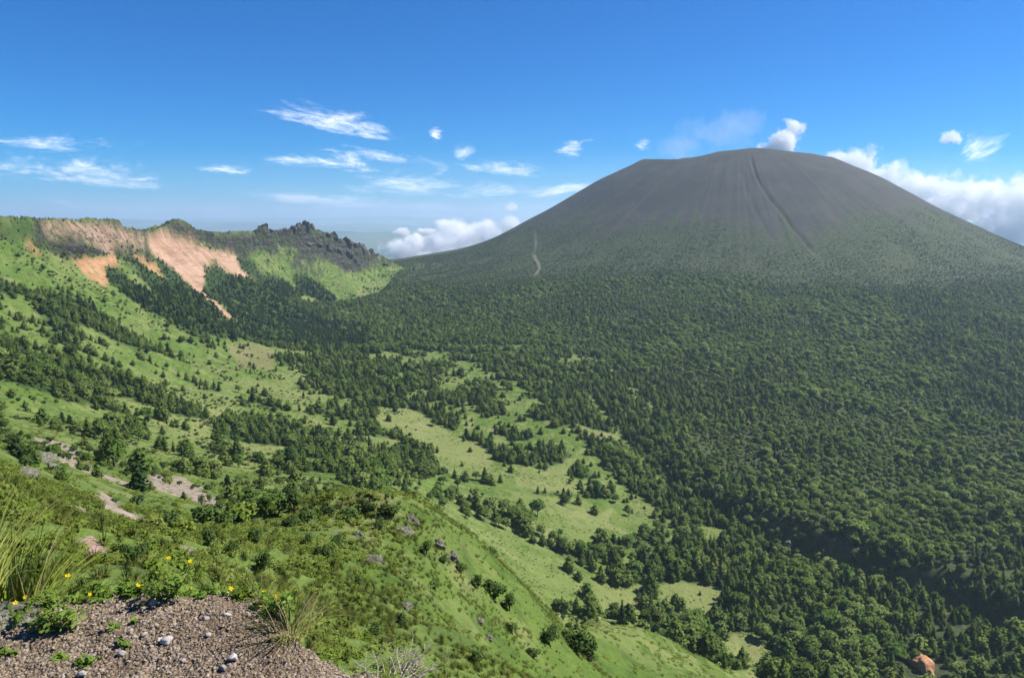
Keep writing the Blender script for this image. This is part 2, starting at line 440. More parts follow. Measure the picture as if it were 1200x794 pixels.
m_meadow = mask(MEADOW, 200, 2300); m_slope = mask(SLOPEGRASS, 90, 1400)
m_con = mask(CONIFER, 800, 2300); m_tan = mask(TAN, 800, 1800); m_red = mask(REDSCREE, 900, 2200); m_or = mask(ORANGE, 800, 2300)
m_rock = mask(DARKROCK, 900, 2500); m_scree = mask(SCREE, 35, 450); m_pink = mask(PINKROCK, 20, 150)
treeline = np.interp(PX, [300, 440, 480, 540, 620, 700, 780, 830, 900, 1000, 1100, 1200, 1300], [300, 318, 330, 333, 328, 314, 311, 322, 330, 336, 334, 330, 330])
wl_ = fbm(GX * .01, GY * .01, 91, 4) * 9
m_cone = on_cone > .5
forest_top = sstep(-10, 12, PY - treeline + wl_)          # 0 above, 1 below the treeline

# ---------------------------------------------------------------- node helpers
def new_mat(name):
    m = bpy.data.materials.new(name)
    m.use_nodes = True
    m.node_tree.nodes.clear()
    return m, m.node_tree.nodes, m.node_tree.links

class NB:
    """tiny node builder"""
    def __init__(self, name):
        self.m, self.n, self.l = new_mat(name)
        self.out = self.n.new("ShaderNodeOutputMaterial")
        self._pos = None
    def put(self, sock, v):
        if isinstance(v, bpy.types.NodeSocket):
            self.l.new(v, sock)
        elif v is not None:
            if hasattr(sock.default_value, '__len__') and not hasattr(v, '__len__'):
                v = (v, v, v)
            if hasattr(sock.default_value, '__len__') and len(sock.default_value) == 4 and len(v) == 3:
                v = (*v, 1.0)
            sock.default_value = v
    def pos(self):
        if self._pos is None:
            self._pos = self.n.new("ShaderNodeTexCoord").outputs['Object']
        return self._pos
    def attr(self, name):
        a = self.n.new("ShaderNodeAttribute"); a.attribute_name = name
        s = self.n.new("ShaderNodeSeparateColor"); self.l.new(a.outputs['Color'], s.inputs[0])
        return s.outputs[0], s.outputs[1], s.outputs[2], a.outputs['Alpha']
    def noise(self, scale, detail=3, rough=.55, vec=None, dist=0.0, color=False):
        t = self.n.new("ShaderNodeTexNoise")
        self.l.new(vec if vec is not None else self.pos(), t.inputs['Vector'])
        t.inputs['Scale'].default_value = scale; t.inputs['Detail'].default_value = detail
        t.inputs['Roughness'].default_value = rough; t.inputs['Distortion'].default_value = dist
        return t.outputs['Color' if color else 'Fac']
    def vor(self, scale, vec=None, out='Distance', feature='F1'):
        t = self.n.new("ShaderNodeTexVoronoi"); t.feature = feature
        self.l.new(vec if vec is not None else self.pos(), t.inputs['Vector'])
        t.inputs['Scale'].default_value = scale
        return t.outputs[out]
    def mapping(self, scale, vec=None, rot=(0, 0, 0)):
        t = self.n.new("ShaderNodeMapping")
        self.l.new(vec if vec is not None else self.pos(), t.inputs['Vector'])
        t.inputs['Scale'].default_value = scale; t.inputs['Rotation'].default_value = rot
        return t.outputs[0]
    def math(self, op, a, b=None, c=None, clamp=False):
        t = self.n.new("ShaderNodeMath"); t.operation = op; t.use_clamp = clamp
        self.put(t.inputs[0], a)
        if b is not None: self.put(t.inputs[1], b)
        if c is not None: self.put(t.inputs[2], c)
        return t.outputs[0]
    def rng(self, v, a, b, c=0.0, d=1.0, smooth=True):
        t = self.n.new("ShaderNodeMapRange"); t.interpolation_type = 'SMOOTHSTEP' if smooth else 'LINEAR'
        self.put(t.inputs['Value'], v)
        for k, q in zip(('From Min', 'From Max', 'To Min', 'To Max'), (a, b, c, d)):
            self.put(t.inputs[k], q)
        return t.outputs['Result']
    def mix(self, f, a, b, blend='MIX'):
        t = self.n.new("ShaderNodeMix"); t.data_type = 'RGBA'; t.blend_type = blend
        self.put(t.inputs[0], f); self.put(t.inputs[6], a); self.put(t.inputs[7], b)
        return t.outputs[2]
    def bump(self, h, strength, dist, normal=None):
        t = self.n.new("ShaderNodeBump")
        t.inputs['Strength'].default_value = strength; t.inputs['Distance'].default_value = dist
        self.l.new(h, t.inputs['Height'])
        if normal is not None: self.l.new(normal, t.inputs['Normal'])
        return t.outputs[0]
    def bsdf(self, color, rough=.9, normal=None, spec=.2):
        t = self.n.new("ShaderNodeBsdfPrincipled")
        self.put(t.inputs['Base Color'], color); self.put(t.inputs['Roughness'], rough)
        t.inputs['Specular IOR Level'].default_value = spec
        if normal is not None: self.l.new(normal, t.inputs['Normal'])
        return t.outputs[0]
    def leaf(self, color, trans=.35):
        d = self.n.new("ShaderNodeBsdfDiffuse"); t = self.n.new("ShaderNodeBsdfTranslucent")
        self.put(d.inputs[0], color); self.put(t.inputs[0], color)
        x = self.n.new("ShaderNodeMixShader"); x.inputs[0].default_value = trans
        self.l.new(d.outputs[0], x.inputs[1]); self.l.new(t.outputs[0], x.inputs[2])
        return x.outputs[0]
    def rand(self):
        return self.n.new("ShaderNodeObjectInfo").outputs['Random']
    def done(self, shader, volume=False):
        self.l.new(shader, self.out.inputs['Volume' if volume else 'Surface'])
        return self.m

def make_mesh(name, v, f, mat=None, smooth=False):
    """v: (n,3) array, f: (m,k) int array (all faces k-gons) or list of such arrays"""
    me = bpy.data.meshes.new(name)
    v = np.ascontiguousarray(v, np.float32)
    fl = f if isinstance(f, list) else [f]
    fl = [np.asarray(q, np.int32) for q in fl if len(q)]
    me.vertices.add(len(v)); me.vertices.foreach_set('co', v.ravel())
    loops = np.concatenate([q.ravel() for q in fl])
    tot = np.concatenate([np.full(len(q), q.shape[1], np.int32) for q in fl])
    start = np.concatenate([[0], np.cumsum(tot)[:-1]]).astype(np.int32)
    me.loops.add(len(loops)); me.loops.foreach_set('vertex_index', loops)
    me.polygons.add(len(tot)); me.polygons.foreach_set('loop_start', start)
    try:
        me.polygons.foreach_set('loop_total', tot)
    except Exception:
        pass
    if smooth:
        me.polygons.foreach_set('use_smooth', np.ones(len(tot), bool))
    me.update(calc_edges=True)
    if mat is not None:
        for m in (mat if isinstance(mat, (list, tuple)) else [mat]):
            me.materials.append(m)
    return me

def link(name, me, parent=None, **props):
    o = bpy.data.objects.new(name, me)
    col.objects.link(o)
    if parent is not None:
        o.parent = parent
    for k, v in props.items():
        o[k] = v
    return o

# ---------------------------------------------------------------- ground material
def ground_material():
    b = NB("ground_cover_soil")
    dry, rock, scree, pink = b.attr("land_a")
    forest, ash, scrub, red = b.attr("land_b")
    tan, orange, path, lush = b.attr("land_c")
    big = b.noise(.012, 4); mid = b.noise(.07, 4); fine = b.noise(.6, 4, .65); vf = b.noise(3.5, 4, .7)
    g = b.mix(b.rng(mid, .35, .68), (.080, .132, .022), (.150, .205, .045))
    g = b.mix(b.rng(fine, .40, .66, 0, .65), g, (.095, .145, .028))
    g = b.mix(b.rng(big, .45, .65, 0, .6), g, (.185, .205, .068))
    g = b.mix(b.rng(vf, .42, .62, 0, .45), g, (.062, .105, .020))
    g = b.mix(b.math('MULTIPLY', b.rng(b.noise(.11, 5, .72), .50, .60, 0, .62), b.math('SUBTRACT', 1.0, dry, clamp=True)), g, (.048, .085, .020))
    g = b.mix(b.rng(b.noise(.035, 5, .7), .52, .68, 0, .6), g, (.205, .20, .085))
    g = b.mix(b.math('MULTIPLY', dry, b.rng(fine, .3, .6, .4, 1)), g, (.21, .215, .085))
    # forest floor
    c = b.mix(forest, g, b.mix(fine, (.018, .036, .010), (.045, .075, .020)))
    fl = b.n.new("ShaderNodeAttribute"); fl.attribute_name = "flow"
    flow = fl.outputs['Vector']
    strat = b.noise(1.0, 4, .65, b.mapping((.012, .012, .16)))
    streak = b.noise(1.0, 5, .7, b.mapping((.10, .012, 1), flow), .3)
    fstreak = b.noise(1.0, 4, .7, b.mapping((.14, .0035, 1), flow), .2)
    wstreak = b.noise(1.0, 4, .65, b.mapping((.03, .0022, 1), flow), .4)
    # volcano ash with fine vertical streaks, then scrub thinning upward
    ashc = b.mix(b.rng(big, .4, .65), (.047, .045, .038), (.064, .060, .049))
    ashc = b.mix(b.rng(b.noise(.25, 5, .7), .40, .7, 0, .6), ashc, (.045, .041, .042))
    ashc = b.mix(b.rng(fstreak, .50, .72, 0, .45), ashc, (.032, .031, .030))
    ashc = b.mix(b.rng(fstreak, .40, .22, 0, .40), ashc, (.115, .10, .086))
    ashc = b.mix(b.math('MULTIPLY', b.rng(wstreak, .52, .66), .4), ashc, (.098, .074, .060))
    c = b.mix(ash, c, ashc)
    sn = b.math('ADD', b.math('MULTIPLY', b.noise(.055, 4, .7), .75), b.math('MULTIPLY', b.noise(.30, 2, .6), .35))
    sf = b.rng(b.math('SUBTRACT', b.math('ADD', sn, b.math('MULTIPLY', scrub, .55)), .78), -.06, .07)
    sc = b.mix(b.rng(b.noise(.16, 3, .7), .35, .65), (.036, .048, .019), (.072, .084, .034))
    c = b.mix(b.math('MULTIPLY', sf, b.rng(scrub, .0, .15)), c, sc)
    # bare rock, cinder and scree
    r = b.mix(b.rng(strat, .38, .62), (.030, .027, .027), (.105, .092, .083))
    r = b.mix(b.rng(streak, .45, .62, 0, .75), r, (.028, .026, .027))
    r = b.mix(b.rng(b.noise(.06, 5, .8), .55, .66, 0, .7), r, (.16, .14, .125))
    r = b.mix(b.rng(b.noise(.05, 5, .75), .47, .60, 0, .85), r, (.045, .072, .022))
    r = b.mix(b.rng(b.noise(.045, 3, .7, b.mapping((1, 1, 3))), .60, .70, 0, .7), r, (.20, .125, .09))
    c = b.mix(rock, c, r)
    rd = b.mix(b.rng(streak, .35, .65), (.29, .165, .10), (.42, .285, .20))
    rd = b.mix(b.math('MULTIPLY', b.rng(strat, .52, .62), .5), rd, (.20, .115, .085))
    rd = b.mix(b.rng(streak, .58, .72, 0, .8), rd, (.46, .37, .29))
    rd = b.mix(b.rng(b.noise(.2, 4, .75), .5, .75, 0, .5), rd, (.19, .10, .07))
    c = b.mix(b.math('MULTIPLY', red, b.rng(b.noise(.05, 5, .75), .30, .42)), c, rd)
    tn = b.mix(b.rng(streak, .35, .62), (.24, .15, .10), (.39, .275, .195))
    tn = b.mix(b.rng(b.noise(.045, 5, .75), .55, .64, 0, .75), tn, (.065, .055, .05))
    tn = b.mix(b.rng(b.noise(.03, 5, .75), .53, .62, 0, .85), tn, (.048, .075, .024))
    c = b.mix(tan, c, tn)
    orr = b.mix(b.rng(b.noise(.09, 4, .7), .4, .7), (.34, .17, .082), (.40, .25, .145))
    c = b.mix(b.math('MULTIPLY', orange, b.rng(b.noise(.06, 5, .75), .36, .48)), c, orr)
    st = b.vor(1.6, out='Color')
    s2 = b.n.new("ShaderNodeSeparateColor"); b.l.new(st, s2.inputs[0])
    scr = b.mix(s2.outputs[0], (.20, .15, .115), (.36, .29, .235))
    scr = b.mix(b.rng(b.noise(.35, 4, .7), .50, .62, 0, .85), scr, (.085, .125, .035))
    c = b.mix(scree, c, scr)
    pk = b.mix(s2.outputs[1], (.20, .10, .085), (.40, .27, .235))
    c = b.mix(pink, c, pk)
    c = b.mix(path, c, (.15, .138, .11))
    c = b.mix(lush, c, b.mix(b.rng(fine, .35, .6), (.20, .17, .085), (.13, .14, .05)))
    h = b.math('ADD', b.math('MULTIPLY', b.noise(.35, 5, .7), 1.2), b.math('MULTIPLY', b.noise(2.6, 4, .7), .22))
    hr = b.math('MULTIPLY', b.math('ADD', b.vor(.11), b.noise(.3, 5, .7)), b.math('ADD', rock, b.math('MULTIPLY', tan, .6)))
    h = b.math('ADD', h, b.math('MULTIPLY', hr, 6.0))
    return b.done(b.bsdf(c, .95, b.bump(h, 1.0, 1.25), .1))

MG = ground_material()

# ---------------------------------------------------------------- terrain meshes
def soft(m):
    """soften a 0/1 mask along the grid a little"""
    m = m.astype(np.float32)
    for _ in range(1):
        m[1:-1, 1:-1] = (m[1:-1, 1:-1] * 2 + m[:-2, 1:-1] + m[2:, 1:-1] + m[1:-1, :-2] + m[1:-1, 2:]) / 6
    return m

farm = RR > 170
scrub = on_cone * sstep(105, -170, Z + fbm(GX * .004, GY * .004, 95, 3) * 45 + fbm(cphi * 22, crad * .003, 99, 4) * 75) 
scrub = np.clip(scrub * 1.0, 0, 1)
dens_forest = forest_top * on_cone
# tree density over everything (0..1)
nlow = fbm(GX * .009, GY * .009, 96, 4); nmid = fbm(GX * .03, GY * .03, 97, 3)
density = np.zeros(GX.shape)
valley_zone = (RR > 330)
density = np.where(valley_zone, .95, 0.0)
slope_zone = (WPX < 430) & (RR > 140) & (PX < 470) & ~m_con & (PY < 560) & ((GX < -60 - 0 * GX))
leftness = sstep(0.02, .20, -GX / RR - .06 - .10 * sstep(900, 1500, RR))       # toward the rim
density = np.where(valley_zone, density - leftness * np.clip(.23 - nlow * 1.9 - nmid * 1.1, 0, .88), density)
density = np.where((RR > 140) & (RR <= 330) & (GX < 0), np.clip(.16 + nlow * .5, 0, .4), density)
density = np.where(m_slope, .06 + .35 * (nmid > .22), density)
nclump = fbm(GX * .027, GY * .027, 196, 3)
density = np.where((RR > 330) & (RR < 1250) & (leftness < .6) & (on_cone < .2) & (PX < 790) & (rd > 60), np.clip(1.0 - 3.6 * np.maximum(nclump + .13 + .08 * sstep(640, 470, PX) + .13 * sstep(500, 640, PY), 0) - .3 * sstep(900, 450, RR) * (nmid > .1), .12, 1), density)
density = np.where(m_meadow, np.clip(.075 + 1.6 * (-nclump - .30), .03, .75), density)
density = np.where(m_con, 1.0, density)
density = np.where(on_cone > .5, np.maximum(forest_top * np.clip(.97 - .9 * np.maximum(fbm(GX * .018, GY * .018, 197, 4) - .12, 0) - .8 * np.maximum(fbm(cphi * 30, crad * .002, 198, 3) - .25, 0), .5, 1), 0.02 * sstep(-40, 0, PY - treeline)), density)
rim_grass = (cd < 420) & (RR > 1200) & ~m_con & inpoly(WX, WY, [(262, 262), (470, 296), (474, 314), (462, 326), (442, 346), (398, 357), (345, 344), (300, 330)])
density = np.where(rim_grass & (on_cone < .5), np.clip(.10 + nmid * .5, 0.02, .4), density)
left_rim = (PX < 120) & (PY < 300) & (RR > 500)
density = np.where(left_rim & ~m_con & ~m_or & ~m_tan, np.clip(.45 + nmid, 0.05, .8), density)
bare = m_red | m_or | m_tan | m_scree | m_pink
density = np.where(bare, np.where(m_tan, .05, 0.006), density)
density = np.where(m_rock, np.clip(nmid * .7, 0, .25), density)
density = np.where((Z + 0 > -1e9) & (~np.isin(0, [1])) & (cs > 0) & ~arc_end & (cd > 12) & (cd < 1e8), 0, density)
density[rd < 5] *= .2
density[RR < 140] = 0
density[crad < 930] = 0

dzr = np.abs(np.gradient(Z, axis=1) / np.gradient(RR, axis=1)); dzt = np.abs(np.gradient(Z, axis=0) / (np.gradient(TH, axis=0) * RR + 1e-6))
steep = np.hypot(dzr, dzt)
rockm = (m_rock & (RR > 600)) | ((steep > 1.2 + .4 * nmid) & (cd < 190) & (RR > 800) & (PX > 40) & ~m_con)
rockm &= ~(m_red | m_or | m_tan)
land_a = np.stack([soft(np.clip(m_meadow * (.45 + .6 * nlow) + .12 * (RR < 140) * (nmid > 0), 0, 1)), soft(rockm), soft(m_scree), soft(m_pink)], -1)
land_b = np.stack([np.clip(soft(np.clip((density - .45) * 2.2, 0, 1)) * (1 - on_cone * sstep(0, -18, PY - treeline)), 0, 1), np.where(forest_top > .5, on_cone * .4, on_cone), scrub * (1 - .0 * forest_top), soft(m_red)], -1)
pth = [cone_hit(*q_) for q_ in [(626, 270), (628, 280), (628, 290), (625, 298), (630, 307), (633, 315), (627, 323)]]
pd, _ = line_dist(GX, GY, pth)
trail = sstep(2.8, .8, pd + 2.5 * vnoise(GX * .03, GY * .03, 98))
land_c = np.stack([soft(m_tan), soft(m_or), trail, soft(mask([[(266, 404), (300, 401), (324, 412), (318, 433), (280, 432)], [(672, 497), (716, 508), (734, 520), (712, 519)]], 400, 2000)) * .9], -1)

idx = np.arange(NT * NR).reshape(NT, NR)
quads = np.stack([idx[:-1, :-1], idx[:-1, 1:], idx[1:, 1:], idx[1:, :-1]], -1)     # counter-clockwise seen from above
quads = quads[:, :, ::-1]
ctrc = (on_cone[:-1, :-1] > .5)
cls = np.zeros(ctrc.shape, int)                                # 0 valley
cls[(cd[:-1, :-1] < 260) & (RR[:-1, :-1] > 700) | ((cs[:-1, :-1] > 0) & (cd[:-1, :-1] < 1e8) & ~arc_end[:-1, :-1])] = 1   # rim ridge
cls[RR[:-1, :-1] < 150] = 2                                    # near hillside and spur
cls[ctrc] = 3
allv = np.stack([GX, GY, Z], -1).reshape(-1, 3)
A_, B_, C_ = (q.reshape(-1, 4).astype(np.float32) for q in (land_a, land_b, land_c))
gx_ = np.stack([np.gradient(GX, axis=0), np.gradient(GY, axis=0), np.gradient(Z, axis=0)], -1)
gy_ = np.stack([np.gradient(GX, axis=1), np.gradient(GY, axis=1), np.gradient(Z, axis=1)], -1)
FLOW = np.where((on_cone > .5)[..., None], np.stack([cphi * 700, crad, 0 * crad], -1), np.stack([carc, np.minimum(cd, 900), 0 * cd], -1)).reshape(-1, 3).astype(np.float32)
for k, nm in enumerate(("valley_terrain", "ridge_terrain", "hillside_terrain", "volcano_terrain")):
    q = quads[cls == k].reshape(-1, 4)
    u, inv = np.unique(q, return_inverse=True)
    me = make_mesh(nm, allv[u], inv.reshape(-1, 4), MG, True)
    for an, arr in (("land_a", A_), ("land_b", B_), ("land_c", C_)):  # land cover
        at_ = me.attributes.new(an, 'FLOAT_COLOR', 'POINT')
        at_.data.foreach_set('color', np.ascontiguousarray(arr[u]).ravel())
    at_ = me.attributes.new('flow', 'FLOAT_VECTOR', 'POINT')
    at_.data.foreach_set('vector', np.ascontiguousarray(FLOW[u]).ravel())
    link(nm, me, kind='structure')

# ---------------------------------------------------------------- lowland and far ranges beyond the volcano
def low_material():
    b = NB("lowland_woods")
    c = b.mix(b.rng(b.noise(.0004, 5), .4, .6), (.035, .06, .03), (.09, .12, .05))
    return b.done(b.bsdf(c, .95, None, .1))
ML = low_material()
LX0, LX1, LY0, LY1 = -70000., 70000., 8500., 90000.
n1, n2 = 320, 220
lx = np.linspace(LX0, LX1, n1); ly = np.linspace(LY0, LY1, n2)
X, Y = np.meshgrid(lx, ly, indexing='ij')
lz = -900 + 120 * fbm(X / 5000, Y / 5000, 120, 5)
def far_range(y0, w, hx, seed, s):
    h = np.interp(X, *hx) * (1 + .35 * fbm(X / s, Y / s, seed, 5))
    return h * np.exp(-((Y - y0 - 2500 * fbm(X / 9000, Y * 0, seed + 5, 2)) / w) ** 2)
hl = far_range(42000, 7000, ([-40000, -26000, -21000, -17500, -13500, -11000, -8000, -4000, 3000, 20000], [150, 700, 720, 560, 520, 330, 450, 200, 150, 100]), 130, 6000)
hl2 = far_range(62000, 8000, ([-60000, -30000, -20000, -9000, 0, 20000], [300, 500, 650, 760, 500, 300]), 140, 9000)
hl3 = far_range(24000, 3500, ([-30000, -9000, -6200, -5000, -3800, -2500, 5000], [150, 330, 420, 330, 420, 200, 100]), 150, 2600)
lz = lz + np.maximum(np.maximum(hl, hl2), hl3)
li = np.arange(n1 * n2).reshape(n1, n2)
lq = np.stack([li[:-1, :-1], li[1:, :-1], li[1:, 1:], li[:-1, 1:]], -1).reshape(-1, 4)
link("lowland_hills", make_mesh("lowland_hills", np.stack([X, Y, lz], -1).reshape(-1, 3), lq, ML, True), kind='structure')

def box(name, x0, x1, y0, y1, z0, z1, mat):
    v = np.array([(x, y, z) for x in (x0, x1) for y in (y0, y1) for z in (z0, z1)], float)
    f = np.array([(0, 1, 3, 2), (4, 6, 7, 5), (0, 4, 5, 1), (2, 3, 7, 6), (0, 2, 6, 4), (1, 5, 7, 3)])
    return link(name, make_mesh(name, v, f, mat), kind='stuff')

def haze_material(name, dens, colr, aniso=.3):
    b = NB(name)
    pv = b.n.new("ShaderNodeVolumePrincipled")
    pv.inputs['Color'].default_value = (*colr, 1)
    pv.inputs['Density'].default_value = dens
    pv.inputs['Anisotropy'].default_value = aniso
    return b.done(pv.outputs[0], True)
HAZE_D = 5.8e-5
zmin = float(Z.min()) - 1.0
box("haze", -5400, 5400, -60, 5400, zmin, 290, haze_material("haze_air", HAZE_D, (.62, .82, 1.0)))
box("haze", -72000, 72000, 8200, 91000, float(lz.min()) - 1, 700, haze_material("far_haze_air", 4.2e-5, (.60, .79, 1.0)))
# ---------------------------------------------------------------- foliage building blocks
def quads_at(c, s, nrm, asp=1.0, rg=rng):
    """leaf-clump quads centred at c facing nrm (random roll)"""
    n = len(c)
    nrm = nrm / (np.linalg.norm(nrm, axis=1, keepdims=True) + 1e-9)
    t = rg.normal(size=(n, 3)); t -= (t * nrm).sum(1, keepdims=True) * nrm
    t /= np.linalg.norm(t, axis=1, keepdims=True) + 1e-9
    bt = np.cross(nrm, t)
    s = np.asarray(s).reshape(-1, 1)
    a = t * s; b_ = bt * s * asp
    k = rg.uniform(.55, 1.0, (n, 4, 1))
    v = np.stack([c - a * k[:, 0] - b_ * .35, c + a * .3 - b_ * k[:, 1], c + a * k[:, 2] + b_ * .3, c - a * .35 + b_ * k[:, 3]], 1).reshape(-1, 3)
    f = np.arange(4 * n).reshape(n, 4)
    return v, f

def tube(path, rad, k=6):
    path = np.asarray(path, float); n = len(path)
    rad = np.broadcast_to(np.asarray(rad, float), (n,))
    V = []
    for i in range(n):
        d = path[min(i + 1, n - 1)] - path[max(i - 1, 0)]
        d = d / (np.linalg.norm(d) + 1e-9)
        a = np.cross(d, (0.31, 0.95, 0.1)); a /= np.linalg.norm(a) + 1e-9
        b_ = np.cross(d, a)
        for j in range(k):
            q = 2 * math.pi * j / k
            V.append(path[i] + rad[i] * (a * math.cos(q) + b_ * math.sin(q)))
    F_ = [(i * k + j, i * k + (j + 1) % k, (i + 1) * k + (j + 1) % k, (i + 1) * k + j) for i in range(n - 1) for j in range(k)]
    return np.array(V), np.array(F_)

def join(parts):
    vs_, fs_ = [], []; o = 0
    for v, f in parts:
        vs_.append(v); fs_.append(np.asarray(f) + o); o += len(v)
    return np.concatenate(vs_), np.concatenate(fs_)

def conifer_parts(h, w, seed, levels=13, per=8, cl=6, droop=.25, ragged=.25, power=.85):
    """a larch-like conifer: tapered trunk with limbs, and whorls of needle clumps"""
    rg = np.random.default_rng(seed)
    tr = [tube([(0, 0, -.4), (0.02 * w, 0, h * .3), (0, .01 * w, h * .7), (0, 0, h * .98)], [h * .018, h * .014, h * .008, h * .002])]
    C, N, S = [], [], []
    for i in range(levels):
        q = (i + rg.uniform(-.2, .2)) / levels
        z = h * (.10 + .86 * max(q, 0))
        L0 = w * .5 * max(1 - q, 0.02) ** power * (1 - .25 * max(0, .18 - q) / .18)
        m = max(4, int(per * (1 - .45 * q)))
        a0 = rg.uniform(0, 6.3)
        for j in range(m):
            if rg.random() < ragged * .35:
                continue
            a = a0 + 6.283 * j / m + rg.uniform(-.25, .25)
            L = L0 * rg.uniform(1 - ragged * 1.4, 1 + ragged)
            d = np.array([math.cos(a), math.sin(a), 0])
            tip = d * L + np.array([0, 0, z - droop * L + rg.uniform(-.1, .25) * L])
            if i % 2 == 0 and L > w * .12:
                tr.append(tube([(0, 0, z), tuple(d * L * .5 + np.array([0, 0, z - droop * L * .3])), tuple(tip)], [h * .005, h * .0035, h * .001], 4))
            for k in range(cl):
                t = (k + rg.uniform(.3, 1)) / cl
                p = np.array([0, 0, z]) * (1 - t) + tip * t + rg.normal(size=3) * L * .10
                C.append(p); S.append(w * .105 * rg.uniform(.6, 1.25) * (1.15 - .4 * q))
                N.append(np.array([d[0] * .55, d[1] * .55, .75]) + rg.normal(size=3) * .45)
    for k in range(6):
        C.append(np.array([0, 0, h * (.90 + .022 * k)]) + rg.normal(size=3) * w * .012); S.append(w * .05); N.append(rg.normal(size=3))
    return join(tr), quads_at(np.array(C), np.array(S), np.array(N), 1.0, rg)

def broadleaf_parts(h, w, seed, lumps=9, n=520, base_z=.28, leaf=.075):
    """a spreading broadleaf: forked trunk and limbs, uneven leafy lumps with gaps between"""
    rg = np.random.default_rng(seed)
    tr = [tube([(0, 0, -.4), (.03 * w, 0, h * .2), (.02 * w, .02 * w, h * .45), (0, 0, h * .75)], [h * .024, h * .019, h * .013, h * .004])]
    cent, rad = [], []
    for i in range(lumps):
        a = 2.4 * i + rg.uniform(-.4, .4); q = (i + .5) / lumps
        rr = w * .33 * math.sqrt(max(1 - q * .85, .05)) * rg.uniform(.55, 1.1)
        c = np.array([math.cos(a) * rr, math.sin(a) * rr, h * (base_z + .12 + (.84 - base_z - .12) * q)])
        cent.append(c); rad.append(w * rg.uniform(.17, .27))
        tr.append(tube([(0.01 * w, 0, h * (.18 + .35 * q)), tuple(c * np.array([.55, .55, .9])), tuple(c)], [h * .009, h * .006, h * .002], 4))
    C, N, S = [], [], []
    for i in range(n):
        k = rg.integers(lumps)
        d = rg.normal(size=3); d /= np.linalg.norm(d)
        if d[2] < -.35: d[2] *= -.6
        p = cent[k] + d * rad[k] * rg.uniform(.55, 1.06) * np.array([1, 1, .8])
        C.append(p); N.append(d * .8 + np.array([0, 0, .35]) + rg.normal(size=3) * .45); S.append(w * leaf * rg.uniform(.6, 1.3))
    return join(tr), quads_at(np.array(C), np.array(S), np.array(N), 1.0, rg)

def shrub_parts(h, w, seed, n=260, leaf=.07):
    rg = np.random.default_rng(seed)
    st = []; C, N, S = [], [], []
    k = 7
    cent = []
    for i in range(k):
        a = 6.283 * i / k + rg.uniform(-.4, .4); r = w * rg.uniform(.08, .36)
        c = np.array([math.cos(a) * r, math.sin(a) * r, h * rg.uniform(.35, .78)])
        cent.append(c)
        st.append(tube([(0, 0, -.15 * h), tuple(c * np.array([.4, .4, .55])), tuple(c)], [h * .02, h * .014, h * .006], 4))
    for i in range(n):
        c = cent[rg.integers(k)]
        d = rg.normal(size=3); d /= np.linalg.norm(d)
        p = c + d * np.array([w * .22, w * .22, h * .26]) * rg.uniform(.5, 1.08)
        p[2] = max(p[2], .02 * h)
        C.append(p); N.append(d * .7 + np.array([0, 0, .4]) + rg.normal(size=3) * .5); S.append(w * leaf * rg.uniform(.6, 1.35))
    return join(st), quads_at(np.array(C), np.array(S), np.array(N), 1.0, rg)

def blades(n, h, w, spread, seed, lean=.5, segs=3):
    """a tuft of arching grass blades"""
    rg = np.random.default_rng(seed)
    V, Fc = [], []
    for i in range(n):
        a = rg.uniform(0, 6.283); r = spread * math.sqrt(rg.random()) * .4
        p0 = np.array([math.cos(a) * r, math.sin(a) * r, -.05 * h])
        a2 = a + rg.uniform(-.7, .7)
        d = np.array([math.cos(a2), math.sin(a2), 0]); sd_ = np.array([-d[1], d[0], 0])
        L = h * rg.uniform(.55, 1.1); ln = lean * rg.uniform(.3, 1.4); ww = w * rg.uniform(.7, 1.2)
        o = len(V)
        for s in range(segs + 1):
            t = s / segs
            p = p0 + d * (spread * .5 * t + ln * L * t * t * .8) + np.array([0, 0, L * (t - .42 * ln * t * t * t)])
            k = ww * (1 - t) ** .7 + ww * .04
            V.append(p - sd_ * k * .5); V.append(p + sd_ * k * .5)
        for s in range(segs):
            Fc.append((o + 2 * s, o + 2 * s + 1, o + 2 * s + 3, o + 2 * s + 2))
    return np.array(V), np.array(Fc)

def foliage_mat(name, c1, c2, tint, trans=.3, scale=.25):
    """leaf colour varies within a crown and from plant to plant"""
    b = NB(name)
    geo = b.n.new("ShaderNodeNewGeometry")
    c = b.mix(b.rng(geo.outputs['Random Per Island'], .1, .9, smooth=False), c1, c2)
    c = b.mix(b.math('POWER', b.rand(), 1.6), c, tint)
    c = b.mix(b.math('MULTIPLY', b.rng(b.math('FRACT', b.math('MULTIPLY', b.rand(), 37.0)), .55, 1.0), .55), c, tuple(q * .55 for q in c1))
    return b.done(b.leaf(c, trans))

def bark_mat(name, c1, c2, s):
    b = NB(name)
    c = b.mix(b.noise(s, 4, .7, b.mapping((1, 1, .25))), c1, c2)
    return b.done(b.bsdf(c, .95, b.bump(b.noise(s * 2, 3), .5, .05)))

